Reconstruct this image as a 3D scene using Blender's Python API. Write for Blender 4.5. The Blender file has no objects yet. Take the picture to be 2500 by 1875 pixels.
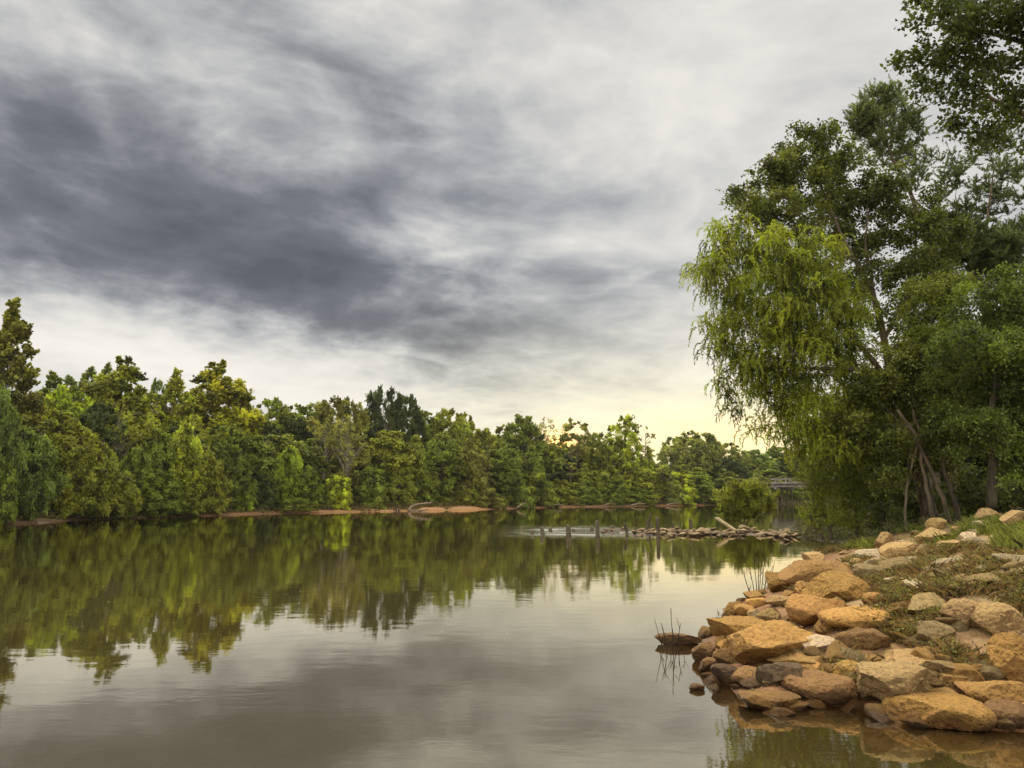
import bpy, math, random
import numpy as np
from mathutils import Vector

random.seed(7)
RNG = np.random.default_rng(11)
sc = bpy.context.scene
COL = sc.collection
R = math.radians

# ------------------------------------------------------------------ camera
F = 1950.0                       # focal length in pixels of the 2500 px wide photograph
PITCH = R(7.81)
CAMZ = 2.0
cd = bpy.data.cameras.new("camera")
cd.sensor_width = 36.0
cd.lens = F / 2500.0 * 36.0
cd.clip_start = 0.1
cd.clip_end = 6000
cam = bpy.data.objects.new("camera", cd)
COL.objects.link(cam)
cam.location = (0, 0, CAMZ)
cam.rotation_euler = (R(90) + PITCH, 0, 0)
sc.camera = cam
sc.view_settings.view_transform = 'Standard'
sc.view_settings.look = 'None'
sc.view_settings.exposure = 0.2
sc.view_settings.gamma = 1.0
sc.view_settings.use_curve_mapping = False
sc.render.engine = 'CYCLES'
sc.cycles.use_denoising = True
sc.cycles.max_bounces = 6
sc.cycles.diffuse_bounces = 3
sc.cycles.glossy_bounces = 3
sc.cycles.transmission_bounces = 4
sc.cycles.transparent_max_bounces = 10
sc.cycles.caustics_reflective = False
sc.cycles.caustics_refractive = False


def ray(px, py):
    xc = (px - 1250.0) / F
    yc = (937.5 - py) / F
    c, s = math.cos(PITCH), math.sin(PITCH)
    return np.array([xc, c - yc * s, s + yc * c])


def at(px, py, Y):
    d = ray(px, py)
    return np.array([0, 0, CAMZ]) + d * (Y / d[1])


def azel(px, py):
    d = ray(px, py)
    d = d / np.linalg.norm(d)
    return math.atan2(d[0], d[1]), math.asin(d[2])


# ------------------------------------------------------------------ node helper
class NT:
    def __init__(s, tree):
        s.t = tree
        s.n = tree.nodes
        s.l = tree.links

    def new(s, typ, **kw):
        nd = s.n.new(typ)
        for k, v in kw.items():
            setattr(nd, k, v)
        return nd

    def put(s, sock, v):
        if isinstance(v, bpy.types.NodeSocket):
            s.l.new(v, sock)
        else:
            sock.default_value = v

    def m(s, op, a, b=0.0, c=0.0, clamp=False):
        nd = s.new('ShaderNodeMath', operation=op)
        nd.use_clamp = clamp
        s.put(nd.inputs[0], a)
        s.put(nd.inputs[1], b)
        s.put(nd.inputs[2], c)
        return nd.outputs[0]

    def mix(s, f, a, b, blend='MIX'):
        nd = s.new('ShaderNodeMix', data_type='RGBA', blend_type=blend)
        s.put(nd.inputs[0], f)
        s.put(nd.inputs[6], a if isinstance(a, bpy.types.NodeSocket) else (*a, 1))
        s.put(nd.inputs[7], b if isinstance(b, bpy.types.NodeSocket) else (*b, 1))
        return nd.outputs[2]

    def noise(s, vec, scale, detail=4, rough=0.55, dist=0.0):
        nd = s.new('ShaderNodeTexNoise')
        if vec is not None:
            s.l.new(vec, nd.inputs['Vector'])
        nd.inputs['Scale'].default_value = scale
        nd.inputs['Detail'].default_value = detail
        nd.inputs['Roughness'].default_value = rough
        nd.inputs['Distortion'].default_value = dist
        return nd

    def ramp(s, f, lo, hi, a=0.0, b=1.0, smooth=True):
        nd = s.new('ShaderNodeMapRange')
        nd.interpolation_type = 'SMOOTHSTEP' if smooth else 'LINEAR'
        s.put(nd.inputs['Value'], f)
        for k, v in zip(('From Min', 'From Max', 'To Min', 'To Max'), (lo, hi, a, b)):
            s.put(nd.inputs[k], v)
        return nd.outputs['Result']

    def comb(s, x, y, z):
        nd = s.new('ShaderNodeCombineXYZ')
        for i, v in enumerate((x, y, z)):
            s.put(nd.inputs[i], v)
        return nd.outputs[0]


# ------------------------------------------------------------------ sky
SUN_AZ, SUN_EL = R(-24), R(42)       # bright cloud side that lights the bank
world = bpy.data.worlds.new("World")
sc.world = world
world.use_nodes = True
T = NT(world.node_tree)
T.n.clear()
tc = T.new('ShaderNodeTexCoord')
sep = T.new('ShaderNodeSeparateXYZ')
T.l.new(tc.outputs['Generated'], sep.inputs[0])
dx, dy, dz = sep.outputs
EL = T.m('ARCSINE', dz)
AZ = T.m('ARCTAN2', dx, dy)
# coordinates on a flat cloud layer: streaks flatten toward the horizon
inv = T.m('DIVIDE', 1.0, T.m('ADD', T.m('MAXIMUM', dz, 0.0), 0.10))
cl = T.comb(T.m('MULTIPLY', dx, inv), T.m('MULTIPLY', dy, inv), 0.0)
rot = T.new('ShaderNodeMapping')
T.l.new(cl, rot.inputs[0])
rot.inputs['Rotation'].default_value = (0, 0, R(-24))
rot.inputs['Scale'].default_value = (1.0, 0.80, 1.0)
clr = rot.outputs[0]
n_big = T.noise(clr, 1.3, 5, 0.55, 0.3)
n_mid = T.noise(clr, 3.4, 5, 0.55, 0.4)
n_fine = T.noise(clr, 7.0, 4, 0.55, 0.2)
w1 = T.noise(clr, 1.9, 5, 0.55, 0.2)
lump = T.noise(T.comb(T.m('MULTIPLY', dx, 1.0), dy, T.m('MULTIPLY', dz, 2.2)), 3.3, 6, 0.56, 0.4)
lump2 = T.noise(T.comb(T.m('MULTIPLY', dx, 1.0), dy, T.m('MULTIPLY', dz, 2.4)), 9.0, 6, 0.58, 0.4)
w2 = T.noise(T.comb(T.m('MULTIPLY', dx, 3.1), dy, T.m('MULTIPLY', dz, 5.0)), 1.6, 5, 0.6, 0.2)
WX = T.m('ADD', AZ, T.m('MULTIPLY', T.m('SUBTRACT', w1.outputs[0], 0.5), 0.26))
WY = T.m('ADD', EL, T.m('MULTIPLY', T.m('SUBTRACT', w2.outputs[0], 0.5), 0.14))


def gauss(px, py, sx, sy, amp, ang=0.0):
    a0, e0 = azel(px, py)
    ux = T.m('SUBTRACT', WX, a0)
    uy = T.m('SUBTRACT', WY, e0)
    c, s_ = math.cos(ang), math.sin(ang)
    X = T.m('ADD', T.m('MULTIPLY', ux, c), T.m('MULTIPLY', uy, s_))
    Y = T.m('SUBTRACT', T.m('MULTIPLY', uy, c), T.m('MULTIPLY', ux, s_))
    q = T.m('ADD', T.m('POWER', T.m('DIVIDE', T.m('ABSOLUTE', X), sx / F), 2.0),
            T.m('POWER', T.m('DIVIDE', T.m('ABSOLUTE', Y), sy / F), 2.0))
    return T.m('MULTIPLY', T.m('EXPONENT', T.m('MULTIPLY', q, -0.7)), amp)


# (px, py, half width, half height, darkness, tilt) of the cloud masses; tilt in radians, + = rises to the right
DARK = [(250, 470, 640, 190, 0.34, -0.06), (640, 590, 340, 130, 0.30, -0.25), (560, 500, 200, 90, 0.14, -0.2), (60, 610, 420, 90, 0.26, 0.0), (480, 680, 300, 60, 0.22, -0.1),
        (880, 730, 310, 85, 0.30, -0.22), (1040, 850, 300, 52, 0.17, -0.12), (700, 740, 150, 60, 0.16, 0.0), (120, 250, 420, 120, 0.12, -0.1), (420, 150, 680, 210, 0.15, -0.1),
        (860, 120, 330, 110, 0.16, -0.4), (300, 60, 520, 80, 0.06, 0.0), (1150, 420, 400, 120, 0.06, -0.3), (1420, 330, 360, 110, 0.07, 0.1),
        (1540, 500, 260, 90, 0.07, 0.2), (1350, 720, 320, 60, 0.08, 0.0), (1000, 950, 420, 40, 0.10, 0.0), (1500, 900, 240, 26, 0.08, 0.05)]
LIGHT = [(180, 850, 520, 75, 0.26, -0.06), (620, 945, 400, 50, 0.16, -0.05), (1110, 628, 120, 18, 0.24, 0.03), (1250, 560, 220, 34, 0.12, 0.0), (1440, 690, 120, 14, 0.10, 0.3),
         (1750, 620, 260, 150, 0.10, 0.0), (1900, 150, 500, 220, 0.10, 0.0), (1640, 960, 460, 80, 0.10, 0.0), (1250, 990, 400, 24, 0.08, 0.0)]


def total(lst):
    acc = None
    for g in lst:
        v = gauss(*g)
        acc = v if acc is None else T.m('ADD', acc, v)
    return acc


det = T.m('ADD', T.m('MULTIPLY', T.m('SUBTRACT', n_mid.outputs[0], 0.5), 0.60),
          T.m('MULTIPLY', T.m('SUBTRACT', n_fine.outputs[0], 0.5), 0.08))
det = T.m('ADD', det, T.m('MULTIPLY', T.m('SUBTRACT', n_big.outputs[0], 0.5), 0.30))
strat = T.noise(T.comb(T.m('MULTIPLY', AZ, 2.2), T.m('ADD', T.m('MULTIPLY', EL, 15.0), T.m('MULTIPLY', AZ, 2.5)), 0.0), 1.5, 5, 0.55, 0.4)
det = T.m('ADD', det, T.m('MULTIPLY', T.m('SUBTRACT', strat.outputs[0], 0.5), T.ramp(EL, R(4), R(26), 0.60, 0.12)))
rid = T.noise(clr, 2.0, 5, 0.55, 0.7)
det = T.m('ADD', det, T.m('MULTIPLY', T.m('SUBTRACT', T.m('ABSOLUTE', T.m('SUBTRACT', rid.outputs[0], 0.5)), 0.09), 1.0))
det = T.m('ADD', det, T.m('ADD', T.m('MULTIPLY', T.m('SUBTRACT', lump.outputs[0], 0.5), 0.95), T.m('MULTIPLY', T.m('SUBTRACT', lump2.outputs[0], 0.5), 0.48)))
dk = T.m('SUBTRACT', T.m('ADD', total(DARK), 0.16), total(LIGHT))
# texture is strongest in the grey masses, faint in the bright veil
dk = T.m('ADD', dk, T.m('MULTIPLY', det, T.ramp(dk, -0.1, 0.6, 0.42, 1.15)))
dk = T.m('DIVIDE', T.m('ADD', dk, 0.18), 1.36)
cr = T.new('ShaderNodeValToRGB')
T.l.new(dk, cr.inputs[0])
els = cr.color_ramp.elements
stops = [(0.0, (0.82, 0.785, 0.725)), (0.13, (0.71, 0.688, 0.645)), (0.24, (0.565, 0.558, 0.54)), (0.37, (0.385, 0.395, 0.405)),
         (0.52, (0.225, 0.236, 0.255)), (0.70, (0.122, 0.130, 0.155)), (1.0, (0.062, 0.066, 0.092))]
els[0].position = 0
els[0].color = (*stops[0][1], 1)
els[1].position = 1
els[1].color = (*stops[-1][1], 1)
for p, c in stops[1:-1]:
    e = els.new(p)
    e.color = (*c, 1)
cloud = cr.outputs[0]
# warm light near the hidden sun, low over the trees
SA, SE = azel(1372, 1103)
qa = T.m('SUBTRACT', AZ, SA + 0.09)
qe = T.m('SUBTRACT', EL, SE)
g1 = T.m('EXPONENT', T.m('MULTIPLY', T.m('ADD', T.m('POWER', T.m('DIVIDE', qa, 0.30), 2), T.m('POWER', T.m('DIVIDE', qe, 0.11), 2)), -1.0))
g2q = T.m('ADD', T.m('POWER', T.m('DIVIDE', T.m('SUBTRACT', AZ, SA), 0.028), 2), T.m('POWER', T.m('DIVIDE', qe, 0.024), 2))
g2 = T.m('EXPONENT', T.m('MULTIPLY', g2q, -1.0))
a3, e3 = azel(1800, 1075)
g3q = T.m('ADD', T.m('POWER', T.m('DIVIDE', T.m('SUBTRACT', AZ, a3), 0.13), 2), T.m('POWER', T.m('DIVIDE', T.m('SUBTRACT', EL, e3), 0.038), 2))
g3 = T.m('EXPONENT', T.m('MULTIPLY', g3q, -1.0))
cloud = T.mix(T.m('MULTIPLY', g1, 0.80), cloud, T.mix(0.62, T.mix(1.0, cloud, (1.6, 1.48, 1.0), 'MULTIPLY'), (1.02, 0.95, 0.66)))
cloud = T.mix(T.m('MULTIPLY', g3, 0.75), cloud, (1.45, 1.12, 0.50))
cloud = T.mix(g2, cloud, (3.4, 1.75, 0.38))
# unseen sky overhead and behind the viewer, brightened to light rocks and foliage
over = T.m('MAXIMUM', T.ramp(EL, R(38), R(62)), T.ramp(dy, 0.35, -0.3))
cloud = T.mix(over, cloud, (1.55, 1.50, 1.42))
skyn = T.new('ShaderNodeTexSky', sky_type='NISHITA')
skyn.sun_disc = False
skyn.sun_elevation = SUN_EL
skyn.sun_rotation = SUN_AZ
bgA = T.new('ShaderNodeBackground')
T.l.new(skyn.outputs[0], bgA.inputs[0])
bgA.inputs[1].default_value = 0.08
bgB = T.new('ShaderNodeBackground')
T.l.new(cloud, bgB.inputs[0])
bgB.inputs[1].default_value = 1.0
mx = T.new('ShaderNodeMixShader')
mx.inputs[0].default_value = 0.96
T.l.new(bgA.outputs[0], mx.inputs[1])
T.l.new(bgB.outputs[0], mx.inputs[2])
wo = T.new('ShaderNodeOutputWorld')
T.l.new(mx.outputs[0], wo.inputs[0])

sl = bpy.data.lights.new("sun", 'SUN')
sl.energy = 2.4
sl.angle = R(16)
sl.color = (1.0, 0.90, 0.74)
so = bpy.data.objects.new("sun", sl)
COL.objects.link(so)
sd = Vector((math.sin(SUN_AZ) * math.cos(SUN_EL), math.cos(SUN_AZ) * math.cos(SUN_EL), math.sin(SUN_EL)))
so.rotation_euler = sd.to_track_quat('Z', 'Y').to_euler()
so.location = sd * 80


# ------------------------------------------------------------------ numpy noise
def vnoise(p, seed=0):
    p = np.asarray(p, dtype=np.float64)
    i = np.floor(p).astype(np.int64)
    f = p - i
    f = f * f * (3 - 2 * f)

    def h(a, b, c):
        n = (a * 73856093) ^ (b * 19349663) ^ (c * 83492791) ^ (seed * 2654435761)
        n = (n ^ (n >> 13)) * 1274126177
        n = (n ^ (n >> 16)) & 0xFFFFFF
        return n / float(0xFFFFFF) * 2 - 1
    r = 0
    for a in (0, 1):
        wa = f[:, 0] if a else 1 - f[:, 0]
        for b in (0, 1):
            wb = f[:, 1] if b else 1 - f[:, 1]
            for c in (0, 1):
                wc = f[:, 2] if c else 1 - f[:, 2]
                r = r + wa * wb * wc * h(i[:, 0] + a, i[:, 1] + b, i[:, 2] + c)
    return r


def fbm(p, octs=4, seed=0, gain=0.5):
    a, s, r = 1.0, 0.0, 0.0
    p = np.asarray(p, dtype=np.float64)
    for k in range(octs):
        r = r + a * vnoise(p, seed + k * 17)
        s += a
        a *= gain
        p = p * 2.03 + 5.7
    return r / s


# ------------------------------------------------------------------ mesh helpers
def mesh_np(name, V, Fq, smooth=False, attrs=None, tri=False):
    V = np.asarray(V, dtype=np.float32)
    Fq = np.asarray(Fq, dtype=np.int32)
    k = Fq.shape[1]
    me = bpy.data.meshes.new(name)
    me.vertices.add(len(V))
    me.vertices.foreach_set('co', V.ravel())
    me.loops.add(Fq.size)
    me.loops.foreach_set('vertex_index', Fq.ravel())
    me.polygons.add(len(Fq))
    me.polygons.foreach_set('loop_start', np.arange(0, Fq.size, k, dtype=np.int32))
    me.polygons.foreach_set('loop_total', np.full(len(Fq), k, dtype=np.int32))
    me.polygons.foreach_set('use_smooth', np.full(len(Fq), smooth, dtype=bool))
    for an, (dom, arr) in (attrs or {}).items():
        a = me.attributes.new(an, 'FLOAT', dom)
        a.data.foreach_set('value', np.asarray(arr, dtype=np.float32))
    me.update(calc_edges=True)
    me.validate()
    return me


class MB:
    def __init__(s):
        s.v, s.f = [], []
        s.n = 0

    def add(s, V, Fc):
        V = np.asarray(V, float)
        s.v.append(V)
        s.f += [[i + s.n for i in q] for q in Fc]
        s.n += len(V)

    def tube(s, pts, rad, sides=6, cap=True, squash=None):
        pts = np.asarray(pts, float)
        n = len(pts)
        rings = []
        for i in range(n):
            t = pts[min(i + 1, n - 1)] - pts[max(i - 1, 0)]
            t = t / (np.linalg.norm(t) + 1e-9)
            ref = np.array([1.0, 0, 0]) if abs(t[0]) < 0.8 else np.array([0, 1.0, 0])
            u = np.cross(t, ref)
            u /= np.linalg.norm(u)
            w = np.cross(t, u)
            a = np.arange(sides) / sides * 2 * math.pi
            rings.append(pts[i] + rad[i] * (np.outer(np.cos(a), u) + np.outer(np.sin(a), w)))
        V = np.concatenate(rings)
        Fc = []
        for i in range(n - 1):
            for k in range(sides):
                k2 = (k + 1) % sides
                Fc.append([i * sides + k, i * sides + k2, (i + 1) * sides + k2, (i + 1) * sides + k])
        if cap:
            Fc.append(list(range(sides))[::-1])
            Fc.append([(n - 1) * sides + k for k in range(sides)])
        s.add(V, Fc)

    def box(s, c, size, rz=0.0, ax=None):
        c = np.asarray(c, float)
        hx, hy, hz = [q / 2 for q in size]
        P = np.array([[x, y, z] for x in (-hx, hx) for y in (-hy, hy) for z in (-hz, hz)])
        if ax is not None:
            P = P @ np.asarray(ax)
        else:
            cs, sn = math.cos(rz), math.sin(rz)
            P = P @ np.array([[cs, sn, 0], [-sn, cs, 0], [0, 0, 1]])
        s.add(P + c, [[0, 1, 3, 2], [4, 6, 7, 5], [0, 4, 5, 1], [2, 3, 7, 6], [0, 2, 6, 4], [1, 5, 7, 3]])

    def mesh(s, name, smooth=True):
        me = bpy.data.meshes.new(name)
        V = np.concatenate(s.v) if s.v else np.zeros((0, 3))
        me.from_pydata(V.tolist(), [], s.f)
        me.polygons.foreach_set('use_smooth', np.full(len(me.polygons), smooth, dtype=bool))
        me.update()
        return me


def link(name, me, mat=None, parent=None, loc=None, color=None):
    o = bpy.data.objects.new(name, me)
    COL.objects.link(o)
    if mat is not None and me is not None and not me.materials:
        me.materials.append(mat)
    if parent is not None:
        o.parent = parent
    if loc is not None:
        o.location = loc
    if color is not None:
        o.color = (*color, 1)
    return o


def tag(o, label=None, cat=None, group=None, kind=None):
    if label:
        o['label'] = label
    if cat:
        o['category'] = cat
    if group:
        o['group'] = group
    if kind:
        o['kind'] = kind
    return o


def thing(name, loc, label, cat, group=None):
    o = bpy.data.objects.new(name, None)
    o.empty_display_size = 0.3
    COL.objects.link(o)
    o.location = [float(q) for q in loc]
    return tag(o, label, cat, group)


# ------------------------------------------------------------------ terrain
WL = [(2500, 1787), (2397, 1783), (2179, 1767), (2095, 1728), (1982, 1722), (1890, 1733), (1831, 1729),
      (1785, 1679), (1739, 1645), (1691, 1603), (1714, 1557), (1731, 1540), (1773, 1511), (1764, 1486),
      (1819, 1465), (1869, 1431), (1907, 1398), (1957, 1373), (1985, 1350), (2085, 1345), (2110, 1330), (2020, 1321), (1945, 1312)]


def water_xy(px, py):
    d = ray(px, py)
    t = -CAMZ / d[2]
    return [d[0] * t, d[1] * t]


near_shore = [[-900, -60], [-60, -4], [-8, 0.6], [2, 1.2], [5.4, 2.5], [7.0, 4.5], [6.4, 6.3]] + [water_xy(*p) for p in WL] + \
    [[13.6, 42], [18, 52], [30, 75], [46, 98], [70, 118], [110, 140], [260, 165], [900, 180]]
near_poly = np.array(near_shore + [[900, -300], [-900, -300]], float)
far_shore = [[-900, 30], [-90, 22], [-42, 34], [-34, 43], [-32, 50.7], [-33, 61.5], [-28, 72], [-25, 80], [-14, 91], [-3, 102],
             [7, 119], [21, 128], [36.5, 142], [58, 158], [100, 182], [260, 215], [900, 230]]
far_poly = np.array(far_shore + [[900, 4000], [-900, 4000]], float)


def seg_dist(P, poly, n):
    d = np.full(len(P), 1e18)
    for i in range(n):
        a, b = poly[i], poly[i + 1]
        ab = b - a
        t = np.clip(((P - a) @ ab) / (ab @ ab), 0, 1)
        q = P - a - t[:, None] * ab
        d = np.minimum(d, (q ** 2).sum(1))
    return np.sqrt(d)


def inside(P, poly):
    x, y = P[:, 0], P[:, 1]
    r = np.zeros(len(P), bool)
    j = len(poly) - 1
    for i in range(len(poly)):
        xi, yi = poly[i]
        xj, yj = poly[j]
        c = ((yi > y) != (yj > y)) & (x < (xj - xi) * (y - yi) / (yj - yi + 1e-12) + xi)
        r ^= c
        j = i
    return r


def G(X, Y, full=False):
    P = np.stack([np.atleast_1d(X), np.atleast_1d(Y)], 1).astype(float)
    z3 = np.zeros(len(P))
    wob = fbm(np.stack([P[:, 0] * 0.45, P[:, 1] * 0.45, z3], 1), 3, 5) * 0.25
    dn = seg_dist(P, near_poly, len(near_shore) - 1)
    sn = np.where(inside(P, near_poly), dn, -dn)
    df = seg_dist(P, far_poly, len(far_shore) - 1)
    sf = np.where(inside(P, far_poly), df, -df)
    hn = np.interp(sn + wob * np.clip(sn, 0, 1), [-30, -6, -2, -0.6, 0, 1, 3, 6, 8.5, 15, 60, 400], [-2.4, -1.5, -0.62, -0.2, 0, 0.30, 0.85, 1.5, 1.85, 2.15, 3.0, 6.0])
    wf = fbm(np.stack([P[:, 0] * 0.16, P[:, 1] * 0.16, z3 + 3], 1), 3, 9) * 0.9
    hf = np.interp(sf + wf * np.clip(sf * 0.6 + 0.6, 0, 1), [-30, -6, -2, 0, 0.4, 2.6, 5, 9, 20, 100, 1000], [-2.4, -1.5, -0.5, 0, 0.10, 0.30, 0.7, 1.4, 2.4, 3.5, 8.0])
    sand = np.exp(-((P[:, 0] + 10) / 9.0) ** 4) * np.exp(-((P[:, 1] - 97) / 14.0) ** 4)
    hs = np.interp(sf, [-4, 0, 1.5, 7, 12], [-0.5, 0, 0.20, 0.62, 1.6])
    hf = hf * (1 - sand) + np.where(sf > -4, hs, hf) * sand
    h = np.maximum(hn, hf)
    h = h + fbm(np.stack([P[:, 0] * 1.7, P[:, 1] * 1.7, z3 + 7], 1), 4, 21) * 0.07 * np.clip(h * 3 + 0.2, 0, 1)
    # gravel bar of the old weir
    wy = np.interp(P[:, 0], [5.5, 8, 11, 14], [42.5, 42.0, 40.8, 38.6])
    bar = np.exp(-((P[:, 1] - wy) / 1.5) ** 2) * np.interp(P[:, 0], [3.5, 6.5, 15, 18], [0, 1, 1, 0])
    h = np.maximum(h, -0.5 + 0.56 * bar + 0.03 * wob)
    if full:
        return h, sn, sf, sand
    return h


def g1(x, y):
    return float(G(x, y)[0])


def cast(px, py, z0=None, tmax=80.0):
    d = ray(px, py)
    d = d / d[1]
    if z0 is not None:
        t = (z0 - CAMZ) / d[2]
        return np.array([0, 0, CAMZ]) + d * t
    t = np.geomspace(4.0, tmax, 500)
    Pz = CAMZ + d[2] * t
    gz = np.maximum(G(d[0] * t, d[1] * t), -0.05)
    k = np.argmax(Pz < gz)
    if not (Pz < gz).any():
        k = len(t) - 1
    return np.array([d[0] * t[k], t[k], Pz[k]])


def axis(parts):
    out = []
    for a, b, st in parts:
        out.append(np.arange(a, b, st))
    return np.concatenate(out)


xs = axis([(-2500, -300, 120), (-300, -60, 14), (-60, 1, 0.7), (1, 13, 0.09), (13, 22, 0.25), (22, 70, 1.0), (70, 300, 14), (300, 2600, 120)])
ys = axis([(-300, -20, 30), (-20, 5, 0.9), (5, 22, 0.10), (22, 46, 0.22), (46, 170, 0.7), (170, 400, 12), (400, 4000, 200)])


def grid(xs, ys, zf, name, attrs=None):
    Xg, Yg = np.meshgrid(xs, ys)
    P = np.stack([Xg.ravel(), Yg.ravel()], 1)
    nx, ny = len(xs), len(ys)
    Z = zf(P)
    V = np.concatenate([P, Z[:, None]], 1)
    i = (np.arange(ny - 1)[:, None] * nx + np.arange(nx - 1)[None, :]).ravel()
    Fq = np.stack([i, i + 1, i + nx + 1, i + nx], 1)
    return V, Fq


TERR = {}


def zf(P):
    h, sn, sf, sand = G(P[:, 0], P[:, 1], True)
    TERR.update(h=h, sn=sn, sf=sf, sand=sand)
    return h


# ---- shared nodes
def new_mat(name):
    m = bpy.data.materials.new(name)
    m.use_nodes = True
    t = NT(m.node_tree)
    t.n.clear()
    out = t.new('ShaderNodeOutputMaterial')
    return m, t, out


def bump(t, h, strength=0.5, dist=0.05, normal=None):
    b = t.new('ShaderNodeBump')
    b.inputs['Strength'].default_value = strength
    b.inputs['Distance'].default_value = dist
    t.put(b.inputs['Height'], h)
    if normal is not None:
        t.l.new(normal, b.inputs['Normal'])
    return b.outputs[0]


def principled(t, out, col, rough=0.8, normal=None, spec=0.3):
    p = t.new('ShaderNodeBsdfPrincipled')
    t.put(p.inputs['Base Color'], col if isinstance(col, bpy.types.NodeSocket) else (*col, 1))
    t.put(p.inputs['Roughness'], rough)
    p.inputs['Specular IOR Level'].default_value = spec
    if normal is not None:
        t.l.new(normal, p.inputs['Normal'])
    t.l.new(p.outputs[0], out.inputs[0])
    return p


def pos(t):
    g = t.new('ShaderNodeNewGeometry')
    s = t.new('ShaderNodeSeparateXYZ')
    t.l.new(g.outputs['Position'], s.inputs[0])
    return g, s


def attr(t, name):
    a = t.new('ShaderNodeAttribute')
    a.attribute_name = name
    return a.outputs['Fac']


# ground material
mg, t, out = new_mat("soil_and_sand")
g, s = pos(t)
nb = t.noise(g.outputs['Position'], 0.9, 6, 0.6)
nf = t.noise(g.outputs['Position'], 7.0, 8, 0.65)
nv = t.noise(g.outputs['Position'], 45.0, 4, 0.6)
clay = t.mix(t.ramp(nf.outputs[0], 0.3, 0.7), (0.10, 0.052, 0.022), (0.27, 0.135, 0.055))  # dark clay; also puts shade into the gaps between boulders
sandc = t.mix(t.ramp(nf.outputs[0], 0.3, 0.72), (0.42, 0.215, 0.085), (0.60, 0.34, 0.15))
pale = t.mix(t.ramp(nf.outputs[0], 0.3, 0.7), (0.25, 0.155, 0.065), (0.50, 0.36, 0.17))
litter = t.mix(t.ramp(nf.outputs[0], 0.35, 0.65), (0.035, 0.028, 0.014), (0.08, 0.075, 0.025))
c = t.mix(attr(t, 'sandy'), clay, sandc)
c = t.mix(t.m('MULTIPLY', attr(t, 'dry'), t.ramp(nb.outputs[0], 0.30, 0.55)), c, pale)
c = t.mix(t.m('MULTIPLY', attr(t, 'green'), t.ramp(t.m('ADD', nb.outputs[0], t.m('MULTIPLY', nf.outputs[0], 0.4)), 0.5, 0.72)), c, (0.055, 0.075, 0.018))
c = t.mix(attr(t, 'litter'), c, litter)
wet = t.ramp(t.m('ADD', s.outputs[2], t.m('MULTIPLY', nb.outputs[0], 0.10)), 0.02, 0.16, 1.0, 0.0)
c = t.mix(wet, c, t.mix(1.0, c, (0.50, 0.46, 0.40), 'MULTIPLY'))
peb = t.new('ShaderNodeTexVoronoi')
peb.inputs['Scale'].default_value = 26.0
t.l.new(g.outputs['Position'], peb.inputs['Vector'])
hgt = t.m('ADD', t.m('MULTIPLY', nf.outputs[0], 1.0), t.m('ADD', t.m('MULTIPLY', nv.outputs[0], 0.35), t.m('MULTIPLY', peb.outputs[0], -0.5)))
principled(t, out, c, t.ramp(wet, 0, 1, 0.92, 0.35), bump(t, hgt, 0.8, 0.05))

V, Fq = grid(xs, ys, zf, 'ground')
h, sn, sf, sand = TERR['h'], TERR['sn'], TERR['sf'], TERR['sand']
nearm = (sn > -12)
patch = np.clip(fbm(np.stack([V[:, 0] * .3, V[:, 1] * .3, V[:, 2] * 0], 1), 3, 77) * 1.2 + 0.75, 0, 1)
A_dry = np.where(nearm, np.interp(sn, [0.8, 2.2, 9, 14], [0, 1, 1, 0.2]), 0) * np.interp(V[:, 1], [22, 27], [1, 0])
A_green = np.where(nearm, np.interp(sn, [1.5, 5, 9, 14], [0, 0.2, 0.5, 1]), 0)
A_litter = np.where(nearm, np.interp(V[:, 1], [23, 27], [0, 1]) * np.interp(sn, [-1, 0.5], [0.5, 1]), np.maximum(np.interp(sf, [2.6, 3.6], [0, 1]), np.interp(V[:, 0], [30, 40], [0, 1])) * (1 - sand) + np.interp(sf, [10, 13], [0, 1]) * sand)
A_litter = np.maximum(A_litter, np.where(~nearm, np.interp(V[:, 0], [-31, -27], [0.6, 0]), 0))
A_sandy = np.clip(sand + np.where(nearm, 0.25, 0) + np.where(sf > -3, 0.30 * patch, 0), 0, 1)
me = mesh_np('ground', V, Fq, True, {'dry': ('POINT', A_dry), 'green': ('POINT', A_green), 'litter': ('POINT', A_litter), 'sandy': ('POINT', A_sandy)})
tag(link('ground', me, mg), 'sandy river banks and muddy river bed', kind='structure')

# water
mw, t, out = new_mat("river_water")
g, s = pos(t)
wm = t.new('ShaderNodeMapping')
t.l.new(g.outputs['Position'], wm.inputs[0])
wm.inputs['Scale'].default_value = (0.55, 1.0, 1.0)
r1 = t.noise(wm.outputs[0], 0.55, 3, 0.5, 0.3)
r2 = t.noise(wm.outputs[0], 3.2, 4, 0.55, 0.2)
r3 = t.noise(wm.outputs[0], 11.0, 2, 0.5)
wind = t.noise(wm.outputs[0], 0.09, 3, 0.5, 0.6)
amp = t.ramp(wind.outputs[0], 0.42, 0.62, 0.35, 1.0)
hh = t.m('ADD', t.m('MULTIPLY', r1.outputs[0], 0.0045), t.m('MULTIPLY', amp, t.m('ADD', t.m('MULTIPLY', r2.outputs[0], 0.0018), t.m('MULTIPLY', r3.outputs[0], 0.0004))))
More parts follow.
